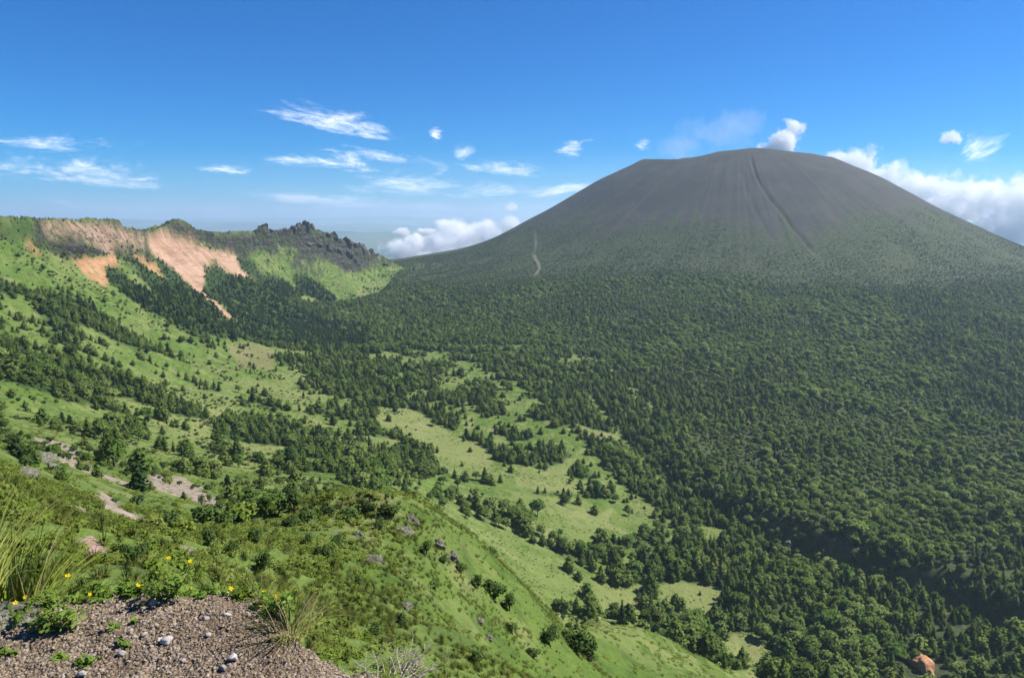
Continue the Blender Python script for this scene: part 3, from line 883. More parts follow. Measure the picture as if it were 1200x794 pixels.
M_BARK = bark_mat("bark", (.05, .036, .026), (.14, .11, .085), 6)
M_CON = foliage_mat("larch_needles", (.050, .096, .018), (.128, .198, .042), (.178, .222, .058), .38)
M_CON_DARK = foliage_mat("fir_needles", (.020, .046, .018), (.050, .090, .030), (.055, .095, .035), .35)
M_BROAD = foliage_mat("broadleaf_leaves", (.055, .106, .020), (.132, .206, .042), (.195, .24, .070), .38)
M_SCRUB = foliage_mat('scrub_leaves', (.045, .065, .021), (.082, .105, .036), (.092, .108, .043), .35)
M_SHRUB = foliage_mat("shrub_leaves", (.050, .088, .018), (.105, .155, .034), (.085, .135, .050))
M_PINE = foliage_mat("dwarf_pine_needles", (.035, .068, .018), (.075, .125, .034), (.085, .125, .040))
M_COVER = foliage_mat("ground_leaves", (.125, .195, .028), (.235, .31, .055), (.25, .29, .075), .45)
M_GRASS = foliage_mat("slope_grass", (.15, .22, .034), (.26, .32, .065), (.28, .29, .095), .45)

def puff(me, centre, up=.45, flat=1.0):
    """leaf clumps take the roundness of the crown they belong to"""
    v = np.empty(len(me.vertices) * 3, np.float32); me.vertices.foreach_get('co', v); v = v.reshape(-1, 3)
    n = v - np.asarray(centre, np.float32); n[:, 2] *= flat
    n /= np.linalg.norm(n, axis=1, keepdims=True) + 1e-6
    n[:, 2] += up
    n += np.random.default_rng(3).normal(0, .22, (len(n) // 4, 3)).repeat(4, 0)[:len(n)] if len(n) % 4 == 0 else 0
    n /= np.linalg.norm(n, axis=1, keepdims=True) + 1e-6
    me.polygons.foreach_set('use_smooth', np.ones(len(me.polygons), bool))
    me.normals_split_custom_set_from_vertices(n.tolist())
    return me

# prototypes ------------------------------------------------------
CON_SPEC = [(10, 6.4, 1, 13, 9, 7, .22, .28, .72, M_CON), (10, 7.6, 2, 12, 10, 7, .18, .34, .55, M_CON), (10, 5.4, 3, 14, 8, 7, .28, .26, .85, M_CON),
            (10, 8.2, 4, 11, 10, 8, .10, .36, .45, M_CON), (10, 4.6, 5, 15, 8, 5, .30, .20, 1.0, M_CON_DARK), (10, 6.4, 6, 13, 9, 7, .24, .30, .66, M_CON_DARK)]
CON_SHAPE = ["conical", "broad", "slender", "round topped", "narrow dark", "dark ragged"]
con_me = []
for sp_ in CON_SPEC:
    t, c = conifer_parts(*sp_[:9])
    con_me.append((make_mesh("trunk", *t, M_BARK, True), puff(make_mesh("crown", *c, sp_[9]), (0, 0, sp_[0] * .3), .35, .6)))
BRD_SPEC = [(9, 8.0, 21, 9, 560), (9, 9.2, 22, 11, 640), (9, 7.0, 23, 8, 520), (9, 8.4, 24, 10, 520)]
BRD_SHAPE = ["domed", "wide spreading", "compact", "lumpy"]
brd_me = []
for sp_ in BRD_SPEC:
    t, c = broadleaf_parts(*sp_)
    brd_me.append((make_mesh("trunk", *t, M_BARK, True), puff(make_mesh("crown", *c, M_BROAD), (0, 0, sp_[0] * .4), .35)))
def joined(tm, cm, name):
    """trunk and crown in one mesh, for the masses too many to count"""
    def arr(me):
        v = np.empty(len(me.vertices) * 3, np.float32); me.vertices.foreach_get('co', v)
        f = np.empty(len(me.loops), np.int32); me.loops.foreach_get('vertex_index', f)
        return v.reshape(-1, 3), f.reshape(-1, 4)
    tv, tf = arr(tm); cv, cf = arr(cm)
    me = make_mesh(name, np.concatenate([tv, cv]), np.concatenate([tf, cf + len(tv)]), [tm.materials[0], cm.materials[0]])
    me.polygons.foreach_set('material_index', np.concatenate([np.zeros(len(tf), np.int32), np.ones(len(cf), np.int32)]))
    puff(me, (0, 0, 3.4), .35, .7)
    return me

def proto_collection(name, meshes):
    c = bpy.data.collections.new(name)
    for i, me in enumerate(meshes):
        o = bpy.data.objects.new("%s_%02d" % (name, i), me); c.objects.link(o)
    return c

def scatter(name, pts_, scl, rot, kidx, protos, matname=None, tilt=None):
    """ONE stuff object: a cloud of points with plants on them"""
    me = bpy.data.meshes.new(name)
    me.vertices.add(len(pts_)); me.vertices.foreach_set('co', np.ascontiguousarray(pts_, np.float32).ravel())
    a = me.attributes.new("scl", 'FLOAT_VECTOR', 'POINT'); a.data.foreach_set('vector', np.ascontiguousarray(scl, np.float32).ravel())
    if tilt is None:
        r3 = np.stack([np.zeros(len(rot)), np.zeros(len(rot)), rot], -1)
    else:
        r3 = np.concatenate([tilt, np.asarray(rot)[:, None]], 1)
    a = me.attributes.new("rot", 'FLOAT_VECTOR', 'POINT'); a.data.foreach_set('vector', np.ascontiguousarray(r3, np.float32).ravel())
    a = me.attributes.new("kind_index", 'INT', 'POINT'); a.data.foreach_set('value', np.ascontiguousarray(kidx, np.int32))
    o = link(name, me, kind='stuff')
    g = bpy.data.node_groups.new(name + "_scatter", 'GeometryNodeTree')
    g.interface.new_socket("Geometry", in_out='INPUT', socket_type='NodeSocketGeometry')
    g.interface.new_socket("Geometry", in_out='OUTPUT', socket_type='NodeSocketGeometry')
    n, l = g.nodes, g.links
    gi = n.new("NodeGroupInput"); go = n.new("NodeGroupOutput")
    ip = n.new("GeometryNodeInstanceOnPoints"); ci = n.new("GeometryNodeCollectionInfo")
    ci.inputs['Collection'].default_value = protos
    ci.inputs['Separate Children'].default_value = True
    ci.inputs['Reset Children'].default_value = True
    def na(nm, t):
        q = n.new("GeometryNodeInputNamedAttribute"); q.data_type = t; q.inputs['Name'].default_value = nm
        return q.outputs['Attribute']
    l.new(gi.outputs[0], ip.inputs['Points']); l.new(ci.outputs[0], ip.inputs['Instance'])
    ip.inputs['Pick Instance'].default_value = True
    l.new(na("kind_index", 'INT'), ip.inputs['Instance Index'])
    er = n.new("FunctionNodeEulerToRotation"); l.new(na("rot", 'FLOAT_VECTOR'), er.inputs[0])
    l.new(er.outputs[0], ip.inputs['Rotation']); l.new(na("scl", 'FLOAT_VECTOR'), ip.inputs['Scale'])
    l.new(ip.outputs[0], go.inputs[0])
    md = o.modifiers.new("scatter", 'NODES'); md.node_group = g
    return o

# ---------------------------------------------------------------- where trees stand
def on_ground(px, py, rmin=12.0, rmax=700.0):
    """first terrain point met along a photo direction"""
    d = ray(px, py)
    r = np.exp(np.linspace(math.log(rmin), math.log(rmax), 2500))
    hxy = math.hypot(d[0], d[1])
    x, y, z = d[0] / hxy * r, d[1] / hxy * r, d[2] / hxy * r
    g = height(x, y) - z
    k = np.nonzero(g > 0)[0]
    k = k[0] if len(k) else len(r) - 1
    return np.array([x[k], y[k], height(x[k], y[k])])
SP = 5.8
gx1 = np.arange(-900, 2100, SP); gy1 = np.arange(120, 2750, SP)
TX, TY = np.meshgrid(gx1, gy1, indexing='ij')
TX = (TX + rng.uniform(-.46, .46, TX.shape) * SP).ravel(); TY = (TY + rng.uniform(-.46, .46, TY.shape) * SP).ravel()
ang = np.arctan2(TX, TY)
ok = (np.abs(ang) < math.radians(44)) & (np.hypot(TX, TY) < 3300)
TX, TY = TX[ok], TY[ok]
dn = sample(density, TX, TY); vis = sample(VIS, TX, TY)
ok = vis & (rng.random(len(TX)) < dn)
rk_ = on_ground(1085, 783)
ok &= (np.hypot(TX - rk_[0] * .975, TY - rk_[1] * .975) > 17)
TX, TY, dn = TX[ok], TY[ok], dn[ok]
TZ = height(TX, TY)
tr_ = np.hypot(TX, TY)
tpx, tpy = project(TX, TY, TZ)
oncone = sample(on_cone, TX, TY) > .5
incon = sample(m_con, TX, TY)
leafy = fbm(TX * .006, TY * .006, 201, 3)
pb = np.where(oncone, np.clip(.44 + leafy * 1.6 + .8 * fbm(TX * .02, TY * .02, 202, 3), .04, .95), np.clip(.14 + leafy * .5, .03, .5))
pb = np.where(incon, .03, pb)
isb = rng.random(len(TX)) < pb
hgt = np.where(oncone, rng.uniform(4.2, 9.8, len(TX)), rng.uniform(4.8, 11.0, len(TX)))
hgt = hgt * np.where(oncone, np.clip(1 + .55 * fbm(TX * .013, TY * .013, 203, 3), .6, 1.5), 1)
hgt = np.where(tpx < 330, hgt * .86, hgt)
hgt = np.where(sample(rim_grass, TX, TY) | (sample(cd, TX, TY) < 120), hgt * .55, hgt)
hgt = np.where(sample(cd, TX, TY) < 45, hgt * .6, hgt)
hgt *= np.where(dn < .3, rng.uniform(.5, 1.0, len(TX)), 1.0)
hgt = np.where(tr_ < 330, hgt * .7, hgt * (1 + .35 * sstep(620, 450, tr_) * (tpx > 430)))
hgt *= 1 - .5 * sstep(8, -10, tpy - np.interp(tpx, [300, 480, 620, 780, 1000, 1200], [322, 334, 334, 320, 342, 340])) * oncone
kindc = np.where(rng.random(len(TX)) < np.where(incon, .9, np.where(dn < .3, .06, .2)), rng.integers(4, 6, len(TX)), np.where(dn < .3, rng.choice([1, 3, 0], len(TX)), rng.integers(0, 4, len(TX))))
hgt *= np.exp(rng.normal(0, .17, len(TX)))
kindb = rng.integers(0, 4, len(TX))
rotz = rng.uniform(0, 6.283, len(TX))
widen = rng.uniform(.95, 1.4, len(TX))
inframe = (tpx > 4) & (tpx < 1196) & (tpy > 6) & (tpy < 800)
appear = np.where(inframe, hgt / tr_, 0)
print("trees:", len(TX), "broadleaf:", int(isb.sum()))

def top_n(m, n):
    i = np.nonzero(m)[0]
    return i[np.argsort(-appear[i])][:n]
ind_c = top_n(~isb, 300); ind_b = top_n(isb, 300)
solo = np.zeros(len(TX), bool); solo[ind_c] = True; solo[ind_b] = True

for nm, m, kk, mes, h0 in (("conifer_forest", ~isb & ~solo, kindc, con_me, 10.0), ("broadleaf_forest", isb & ~solo, kindb, brd_me, 9.0)):
    s = hgt[m] / h0
    pc = proto_collection(nm + "_kinds", [joined(t, c, nm) for t, c in mes])
    scatter(nm, np.stack([TX[m], TY[m], TZ[m]], -1), np.stack([s * widen[m], s * widen[m], s], -1), rotz[m], kk[m], pc)

def place_tree(i):
    b_ = bool(isb[i])
    tm, cm = brd_me[kindb[i]] if b_ else con_me[kindc[i]]
    s = hgt[i] / (9.0 if b_ else 10.0)
    e = bpy.data.objects.new("broadleaf_tree" if b_ else "conifer_tree", None)
    col.objects.link(e)
    e.empty_display_size = .5
    e.location = (TX[i], TY[i], TZ[i]); e.rotation_euler = (0, 0, rotz[i]); e.scale = (s * widen[i], s * widen[i], s)
    e['category'] = "tree"
    e['group'] = "broadleaf trees of the caldera forest" if b_ else "conifers on the caldera floor and slopes"
    link("trunk", tm, e); link("crown", cm, e)
    return e
solo_tree = {int(i): place_tree(int(i)) for i in list(ind_c) + list(ind_b)}

# dwarf scrub climbing the volcano above the treeline, thinning with height
rg = np.random.default_rng(44)
n = 170000
sx = rg.uniform(-420, 2100, n); sy = rg.uniform(1250, 2700, n)
k = (np.abs(np.arctan2(sx, sy)) < math.radians(42)) & sample(VIS, sx, sy) & (sample(on_cone, sx, sy) > .5)
sx, sy = sx[k], sy[k]
sq = sample(scrub, sx, sy); sz = height(sx, sy)
spx, spy = project(sx, sy, sz)
edge = spy - np.interp(spx, [300, 440, 480, 540, 620, 700, 780, 830, 900, 1000, 1100, 1200, 1300], [300, 318, 330, 333, 328, 314, 311, 322, 330, 336, 334, 330, 330])
pr = np.clip(sq * 1.0 - .14 + .8 * fbm(sx * .012, sy * .012, 441, 4) * sstep(0, .5, sq), 0, 1) * (edge < 14)
pr = np.maximum(pr * sstep(.05, .45, sq), .95 * sstep(-22, 0, edge + 9 * fbm(sx * .008, sy * .008, 442, 3)) * (edge < 14))
k = (rg.random(len(sx)) < pr) & (line_dist(sx, sy, pth)[0] > 6) & (line_dist(sx, sy, GUL)[0] > 5)
sx, sy, sz, sq = sx[k], sy[k], sz[k], sq[k]
sc_ = rg.uniform(.5, 1.3, len(sx)) * (.4 + .75 * sq)
scrub_me = []
for i in range(4):
    st_, fo_ = shrub_parts(1.5, 3.4, 450 + i, 110, .10)
    scrub_me.append(puff(make_mesh("scrub", *fo_, M_SCRUB if i < 3 else M_PINE), (0, 0, .2), .5))
scatter("volcano_scrub", np.stack([sx, sy, sz], -1), np.stack([sc_, sc_, sc_], -1), rg.uniform(0, 6.28, len(sx)), rg.integers(0, 4, len(sx)), proto_collection("scrub_kinds", scrub_me))
print("scrub", len(sx))
# bushes and thickets of the caldera slopes, too many to count
rg = np.random.default_rng(46)
n = 60000
sx = rg.uniform(-760, 250, n); sy = rg.uniform(230, 2250, n)
dd_ = sample(density, sx, sy)
w_ = np.clip(.33 + 1.4 * fbm(sx * .02, sy * .02, 461, 4), 0, 1) * np.where(dd_ < .5, 1, .3) * sample(leftness, sx, sy)
w_ = np.maximum(w_, sample(rim_grass, sx, sy) * np.clip(.1 + 1.4 * fbm(sx * .03, sy * .03, 462, 3), 0, .8))
w_ = np.maximum(w_, sample(m_rock | m_tan, sx, sy) * np.clip(.15 + 1.6 * fbm(sx * .03, sy * .03, 463, 3), 0, .9))
k = (rg.random(n) < w_) & (np.abs(np.arctan2(sx, sy)) < math.radians(42)) & sample(VIS, sx, sy) & ~sample(m_red | m_or | m_scree, sx, sy) & ~((sample(cs, sx, sy) > 0) & (sample(cd, sx, sy) > 10) & (sample(cd, sx, sy) < 1e8) & ~sample(arc_end, sx, sy))
sx, sy = sx[k], sy[k]
sc_ = rg.uniform(.45, 1.35, len(sx))
scatter("slope_thicket", np.stack([sx, sy, height(sx, sy)], -1), np.stack([sc_, sc_, sc_ * rg.uniform(.7, 1.3, len(sx))], -1), rg.uniform(0, 6.28, len(sx)), rg.integers(0, 4, len(sx)), proto_collection("thicket_kinds", scrub_me))
print("thicket", len(sx))
# ---------------------------------------------------------------- low growth on the near slopes
M_ROCK = None
def rock_material():
    b = NB("volcanic_rock")
    c = b.mix(b.rng(b.noise(2.2, 5, .7), .35, .65), (.068, .066, .046), (.19, .182, .132))
    c = b.mix(b.rng(b.noise(6, 4, .7), .60, .68, 0, .7), c, (.25, .245, .195))
    c = b.mix(b.rng(b.noise(1.3, 4, .7), .55, .66, 0, .8), c, (.07, .095, .03))
    return b.done(b.bsdf(c, .92, b.bump(b.math('ADD', b.noise(5, 5, .75), b.vor(3.0)), .9, .12), .2))
M_ROCK = rock_material()

def ico(sub):
    import bmesh
    bm = bmesh.new(); bmesh.ops.create_icosphere(bm, subdivisions=sub, radius=1)
    v = np.array([q.co[:] for q in bm.verts]); f = np.array([[w.index for w in q.verts] for q in bm.faces]); bm.free()
    return v, f

def rock_shape(seed, sub=4, rough=.35, flat=.75, facet=.5):
    rg = np.random.default_rng(seed)
    v, f = ico(sub)
    n = v.copy()
    for _ in range(9):                                     # plane cuts make broken faces
        d = rg.normal(size=3); d /= np.linalg.norm(d); k = rg.uniform(.45, .85)
        h = v @ d
        v = v - np.where(h > k, (h - k) * facet * 1.5, 0)[:, None] * d
    q = fbm(n[:, 0] * 1.7 + seed, n[:, 1] * 1.7 + n[:, 2] * 2.3, seed, 5)
    q2 = ridged(n[:, 0] * 2.6 + n[:, 2], n[:, 1] * 2.6 - n[:, 2] * 2, seed + 3, 3)
    v = v * (1 + rough * q + rough * .35 * q2)[:, None]
    v[:, 2] *= flat
    return v, f

tuft_me = [puff(make_mesh("tussock", *blades(46, .55, .035, .35, 300 + i, .6), M_GRASS), (0, 0, -.6), .7) for i in range(3)]
low_me = []
for i in range(4):
    st, fo = shrub_parts(.55, 1.0, 320 + i, 150, .085)
    low_me.append(puff(make_mesh("low_leaves", *fo, M_COVER), (0, 0, -.3), .6))

def visible_points(rmin, rmax, thmin, thmax, per_m2, rg):
    area = .5 * (thmax - thmin) * (rmax ** 2 - rmin ** 2)
    n = int(area * per_m2)
    r = np.sqrt(rg.uniform(rmin ** 2, rmax ** 2, n)); t = rg.uniform(thmin, thmax, n)
    x, y = r * np.sin(t), r * np.cos(t)
    k = sample(VIS, x, y)
    x, y = x[k], y[k]
    return x, y, height(x, y)

gx_, gy_, gz_ = visible_points(3.6, 120, -.80, .30, 3.6, np.random.default_rng(5))
gp, gq = project(gx_, gy_, gz_)
keep = (gp > -60) & (gp < 900) & (gq < 860) & ~sample(m_scree | m_pink, gx_, gy_)
patch = fbm(gx_ * .09, gy_ * .09, 401, 3) + .35 * sstep(24, 12, np.hypot(gx_, gy_))
side = sstep(380, 560, gp + (gq - 640) * .5)
keep &= np.random.default_rng(6).random(len(gx_)) < np.clip(.62 + 1.3 * patch - .22 * side, np.where(np.hypot(gx_, gy_) < 45, .45, .08), 1)
gx_, gy_, gz_, patch = gx_[keep], gy_[keep], gz_[keep], patch[keep]
rg = np.random.default_rng(8)
is_t = rg.random(len(gx_)) < np.clip(.55 + patch * 1.2 + .4 * sstep(400, 560, project(gx_, gy_, gz_)[0]), .1, .97)
sc = rg.uniform(.5, 1.35, len(gx_)) * (1 - .35 * side[keep]) * np.interp(np.hypot(gx_, gy_), [3.6, 9, 30, 60], [.4, .55, .8, 1.0])
rt_ = rg.uniform(0, 6.28, len(gx_))
scatter("grass_tussocks", np.stack([gx_, gy_, gz_], -1)[is_t], np.stack([sc, sc, sc], -1)[is_t], rt_[is_t], rg.integers(0, 3, is_t.sum()), proto_collection("tussock_kinds", tuft_me))
nt_ = ~is_t
scatter("ground_cover", np.stack([gx_, gy_, gz_ - .06], -1)[nt_], np.stack([sc, sc, sc * .9], -1)[nt_], rt_[nt_], rg.integers(0, 4, nt_.sum()), proto_collection("cover_kinds", low_me))
# coarser tufts and herbs farther down the slope and over the meadows
hx_, hy_, hz_ = visible_points(115, 1000, -.66, .60, .12, np.random.default_rng(15))
keep = ~sample(m_scree | m_red | m_or, hx_, hy_) & (sample(density, hx_, hy_) < .5) & (np.random.default_rng(16).random(len(hx_)) < np.clip(.5 + 1.3 * fbm(hx_ * .035, hy_ * .035, 402, 3), .05, 1) * np.interp(np.hypot(hx_, hy_), [115, 350, 1000], [1, .7, .5]))
hx_, hy_, hz_ = hx_[keep], hy_[keep], hz_[keep]
sc = np.random.default_rng(17).uniform(.9, 2.3, len(hx_))
scatter("meadow_herbs", np.stack([hx_, hy_, hz_ - .1], -1), np.stack([sc, sc, sc * .62], -1), np.random.default_rng(18).uniform(0, 6.28, len(hx_)), np.random.default_rng(19).integers(0, 4, len(hx_)), proto_collection("herb_kinds", low_me))

# individual shrubs --------------------------------------------------
SHRUB_LOOK = [("rounded green shrub", (1.0, 1.6, 500, 330, .07), M_SHRUB), ("low spreading shrub", (.8, 2.0, 501, 330, .07), M_SHRUB), ("dense dark dwarf pine", (1.25, 1.5, 502, 420, .06), M_PINE),
              ("upright dark bush", (1.6, 1.3, 503, 380, .065), M_PINE), ("pale green loose shrub", (1.1, 1.6, 504, 260, .075), M_COVER)]
shrub_me = []
for _, a, m in SHRUB_LOOK:
    st, fo = shrub_parts(*a)
    shrub_me.append((make_mesh("stems", *st, M_BARK, True), puff(make_mesh("foliage", *fo, m), (0, 0, a[0] * .25), .35)))
shr = []          # (x, y, z, kind, size, rot)
rg = np.random.default_rng(30)
MARKED = [(597, 716, 3, 1.5), (580, 700, 2, 2.0), (643, 755, 2, 1.7), (676, 762, 2, 2.2), (690, 775, 3, 2.0), (470, 735, 3, 1.3), (440, 745, 2, 1.1), (380, 655, 2, 1.4), (310, 668, 3, 1.2),
          (455, 603, 1, 1.2), (430, 600, 2, 1.3), (410, 606, 1, 1.3), (385, 606, 2, 1.2), (360, 612, 0, 1.2), (340, 617, 2, 1.1), (445, 620, 2, 1.2), (300, 640, 3, 1.3), (270, 650, 2, 1.2), (245, 640, 3, 1.4), (150, 660, 3, 1.1), (165, 655, 2, 1.3), (140, 650, 2, 1.0),
          (265, 618, 0, 1.6), (285, 612, 4, 1.8), (240, 612, 0, 1.6), (320, 605, 0, 1.9), (215, 625, 4, 1.6), (345, 600, 3, 1.8), (200, 615, 0, 1.4), (180, 620, 4, 1.5), (560, 690, 3, 1.1), (540, 670, 0, .9), (500, 650, 3, .9), (520, 660, 2, .8), (395, 640, 2, 1.0), (362, 640, 3, .9), (420, 690, 3, .9), (600, 740, 0, 1.0), (625, 770, 2, 1.0), (560, 775, 0, 1.0), (510, 690, 0, .9),
          (10, 520, 2, 1.6), (25, 512, 3, 1.5), (6, 500, 2, 1.7), (35, 525, 2, 1.2), (18, 535, 0, 1.2)]
for px, py, k, s in MARKED:
    p = on_ground(px, py)
    shr.append((p[0], p[1], p[2], k, s * rg.uniform(.85, 1.15) * min(max(math.hypot(p[0], p[1]) / 75, .16), 1.3), rg.uniform(0, 6.28)))
x, y, z = visible_points(38, 330, -.64, .12, .02, rg)
qx, qy = project(x, y, z)
good = (qx > 5) & (qx < 720) & (qy < 790) & ~sample(m_pink, x, y)
wgt = np.where(np.hypot(x, y) > 130, .55 + 1.2 * fbm(x * .03, y * .03, 410, 3), .12 + .3 * fbm(x * .06, y * .06, 411, 3)) * np.interp(np.hypot(x, y), [40, 330], [.4, 1.0])
good &= rg.random(len(x)) < np.clip(wgt, 0, 1)
ii = np.nonzero(good)[0]; rg.shuffle(ii)
for i in ii[:300 - len(shr)]:
    far = math.hypot(x[i], y[i]) > 130
    k = int(rg.choice(5, p=[.25, .15, .25, .15, .2])); s = rg.uniform(.9, 2.2) if far else rg.uniform(.45, 1.0)
    shr.append((x[i], y[i], z[i], k, s, rg.uniform(0, 6.28)))
print("shrubs:", len(shr), "candidates", len(ii))
shrub_objs = []
for (x0, y0, z0, k, s, r_) in shr:
    e = bpy.data.objects.new("shrub", None); col.objects.link(e); e.empty_display_size = .3
    e.location = (x0, y0, z0); e.rotation_euler = (0, 0, r_); e.scale = (s, s, s)
    e['category'] = "shrub"; e['group'] = "shrubs on the near slopes"
    link("stems", shrub_me[k][0], e); link("foliage", shrub_me[k][1], e)
    shrub_objs.append(e)

# rock outcrops -------------------------------------------------------
ROCKS = [(434, 658, 2.1, "dark jagged outcrop with a shadowed left face on the grassy spur"), (472, 622, 1.5, "grey knobbly rock near the crest of the grassy spur"), (484, 610, 1.3, "small pale rock at the top right corner of the grassy spur"),
         (531, 655, 1.5, "grey rock rib on the right edge of the spur against the meadow"), (513, 637, 1.1, "small rock jutting from the right edge of the grassy spur"), (474, 712, 1.3, "dark half buried rock in the middle of the spur slope"),
         (561, 728, 1.0, "pale bare rock low on the right side of the spur"), (572, 748, .8, "small rock patch low on the spur's right side"), (418, 628, 1.0, "little grey rock poking from shrubs under the spur crest"), (398, 640, .8, "small rock among leaves left of the dark jagged outcrop"),
         (162, 660, .9, "dark upright stump-like rock just beyond the dirt ledge"), (52, 663, .55, "pale rock beside the narrow dark crack at far left"),
         (26, 556, 2.0, "broken grey outcrop under dark shrubs at the left edge"), (48, 540, 1.6, "light grey rock right of the dark shrubs at the left edge"), (62, 552, 1.2, "pale lichen-covered rock on the right end of the left outcrop"),
         (1085, 783, 5.6, "bare orange rock face at the lower right corner"), (925, 637, 4.5, "pale rock bank on the rim of the ravine"), (985, 690, 4.0, "grey rubble rock at the ravine's near lip")]
b = NB("orange_rock")
M_ORANGE = b.done(b.bsdf(b.mix(b.rng(b.noise(.9, 5, .7), .35, .65), (.30, .13, .06), (.52, .30, .17)), .95, b.bump(b.noise(1.4, 5, .7), .8, .3), .1))
for i, (px, py, s, lab) in enumerate(ROCKS):
    p = on_ground(px, py)
    s = s * 7.0 * math.hypot(p[0], p[1]) / F if s < 3 else s * 1.6
    v, f = rock_shape(600 + i, 4, .5, .85)
    w = np.random.default_rng(i).uniform(.8, 1.25, 3)
    o = link("rock_outcrop", make_mesh("rock_outcrop", v * s * w, f, M_ORANGE if "orange" in lab else M_ROCK, False), label=lab, category="rock")
    o.location = (p[0], p[1], p[2] - .18 * s); o.rotation_euler = (.1, .2, 1.3 * i)

# crags standing on and below the ridge crest
def crag_material():
    b = NB("dark_lava_crag")
    c = b.mix(b.rng(b.noise(.22, 5, .75), .35, .65), (.028, .027, .026), (.12, .112, .10))
    c = b.mix(b.rng(b.noise(.10, 4, .7), .56, .66, 0, .7), c, (.045, .07, .022))
    c = b.mix(b.rng(b.noise(.30, 3, .7, b.mapping((1, 1, .3))), .55, .66, 0, .6), c, (.17, .13, .105))
    return b.done(b.bsdf(c, .95, b.bump(b.math('ADD', b.noise(.5, 5, .75), b.vor(.30)), 1.0, 1.5), .1))
M_CRAG = crag_material()
CRAGS = [(197, 265, 7, 0), (206, 262, 9, 0), (303, 270, 9, 0), (309, 270, 10, 1), (318, 273, 8, 0), (333, 271, 8, 0), (343, 269, 10, 0), (351, 268, 11, 1), (358, 266, 13, 1), (366, 268, 11, 0), (374, 275, 12, 1), (383, 277, 11, 0), (391, 279, 12, 1),
         (399, 283, 12, 0), (407, 286, 13, 1), (416, 290, 12, 0), (425, 294, 12, 1), (434, 297, 10, 0), (443, 300, 9, 0), (452, 305, 8, 0), (372, 288, 12, 1), (385, 292, 14, 1), (398, 297, 14, 1), (408, 303, 13, 1), (418, 306, 11, 1), (362, 282, 10, 0), (390, 303, 11, 1), (402, 312, 10, 1)]
ORD_ = "first second third fourth fifth sixth seventh eighth ninth tenth eleventh twelfth thirteenth fourteenth fifteenth sixteenth seventeenth eighteenth".split()
for i, (px, py, s, tall) in enumerate(CRAGS):
    dd = float(dep(px)) * (1 if py < 305 and i < 20 else .985)
    x0, y0, _z = at(px, py, dd)
    v, f = rock_shape(1200 + i, 4, .46, 1.0, .8)
    w = np.random.default_rng(1200 + i).uniform(.8, 1.3, 3); w[2] *= 1.25 if tall else .85
    o = link("rock_crag", make_mesh("rock_crag", v * s * w, f, M_CRAG, False), category="crag", group="dark crags of the crater ridge")
    o.location = (x0, y0, float(height(x0, y0)) - .30 * s); o.rotation_euler = (0, 0, i * 1.7)
    if i < 2:
        o['label'] = "%s dark crag on the green peak above the red scree" % ("left", "right")[i]
    elif i < 20:
        o['label'] = "%s crag from the left on the dark ridge crest, %s its highest peak" % (ORD_[i - 2], "left of" if px < 356 else "at" if px < 360 else "right of")
    else:
        o['label'] = "%s cliff crag from the left, just below the dark ridge crest" % ORD_[sum(1 for q in CRAGS[20:] if q[0] < px)]

# ---------------------------------------------------------------- the bare ledge at the viewer's feet
EX = np.array([-6, -4, -3, -2.16, -1.75, -1.55, -1.25, -1.02, -.92, -.78, -.60, -.42, -.21, .05, .3, .6, 1.2])
EY = np.array([4.2, 3.7, 3.3, 2.92, 2.98, 3.02, 3.03, 2.96, 2.78, 2.60, 2.50, 2.44, 2.36, 2.1, 1.7, 1.0, -1.0])
def ledge_h(x, y):
    ye = np.interp(x, EX, EY) + .06 * vnoise(x * 5, y * 0 + 3, 701) + .03 * vnoise(x * 17, y * 0, 702)
    over = np.maximum(y - ye, 0)
    rim = np.clip(ye - y, 0, 3)
    z = -1.60 - .05 * np.exp(-rim / .08) - 1.7 * np.maximum(over - .02, 0) - .4 * np.minimum(over, .1)
    z = z + .035 * fbm(x * 2.2, y * 2.2, 703, 4) + .016 * fbm(x * 11, y * 11, 704, 3) + .010 * ridged(x * 30, y * 30, 705, 3)
    z = z - .02 * np.minimum(rim, 2)
    return z
def spaced(parts):
    return np.concatenate([np.linspace(a, b_, n, endpoint=False) for a, b_, n in parts])
lx_ = spaced([(-6, -2.6, 60), (-2.6, .15, 360), (.15, 1.25, 40)]); ly_ = spaced([(-2.5, 1.5, 60), (1.5, 3.35, 260), (3.35, 5.4, 40)])
X, Y = np.meshgrid(lx_, ly_, indexing='ij')
Zl = ledge_h(X, Y)
li = np.arange(X.size).reshape(X.shape)
lq = np.stack([li[:-1, :-1], li[1:, :-1], li[1:, 1:], li[:-1, 1:]], -1).reshape(-1, 4)
b = NB("cinder_soil")
vc = b.vor(75, out='Color'); s_ = b.n.new("ShaderNodeSeparateColor"); b.l.new(vc, s_.inputs[0])
c = b.mix(s_.outputs[0], (.12, .090, .058), (.37, .292, .205))
c = b.mix(b.rng(s_.outputs[1], .82, .9), c, (.40, .33, .29))
c = b.mix(b.rng(b.noise(3.0, 4, .7), .42, .66, 0, .6), c, (.19, .13, .085))
c = b.mix(b.rng(b.noise(22, 4, .7), .5, .7, 0, .7), c, (.09, .058, .044))
hh = b.math('ADD', b.math('MULTIPLY', b.vor(75), -1.0), b.noise(60, 4, .75))
M_SOIL = b.done(b.bsdf(c, .95, b.bump(hh, 1.0, .02), .1))
link("ground_ledge", make_mesh("ground_ledge", np.stack([X, Y, Zl], -1).reshape(-1, 3), lq, M_SOIL, True), kind='structure')

def on_ledge(px, py):
    d = ray(px, py)
    t = np.linspace(1.2, 5, 1500)
    x, y, z = d[0] * t, d[1] * t, d[2] * t
    k = np.nonzero(ledge_h(x, y) > z)[0]
    k = k[0] if len(k) else 800
    return np.array([x[k], y[k], float(ledge_h(x[k:k + 1], y[k:k + 1])[0])])

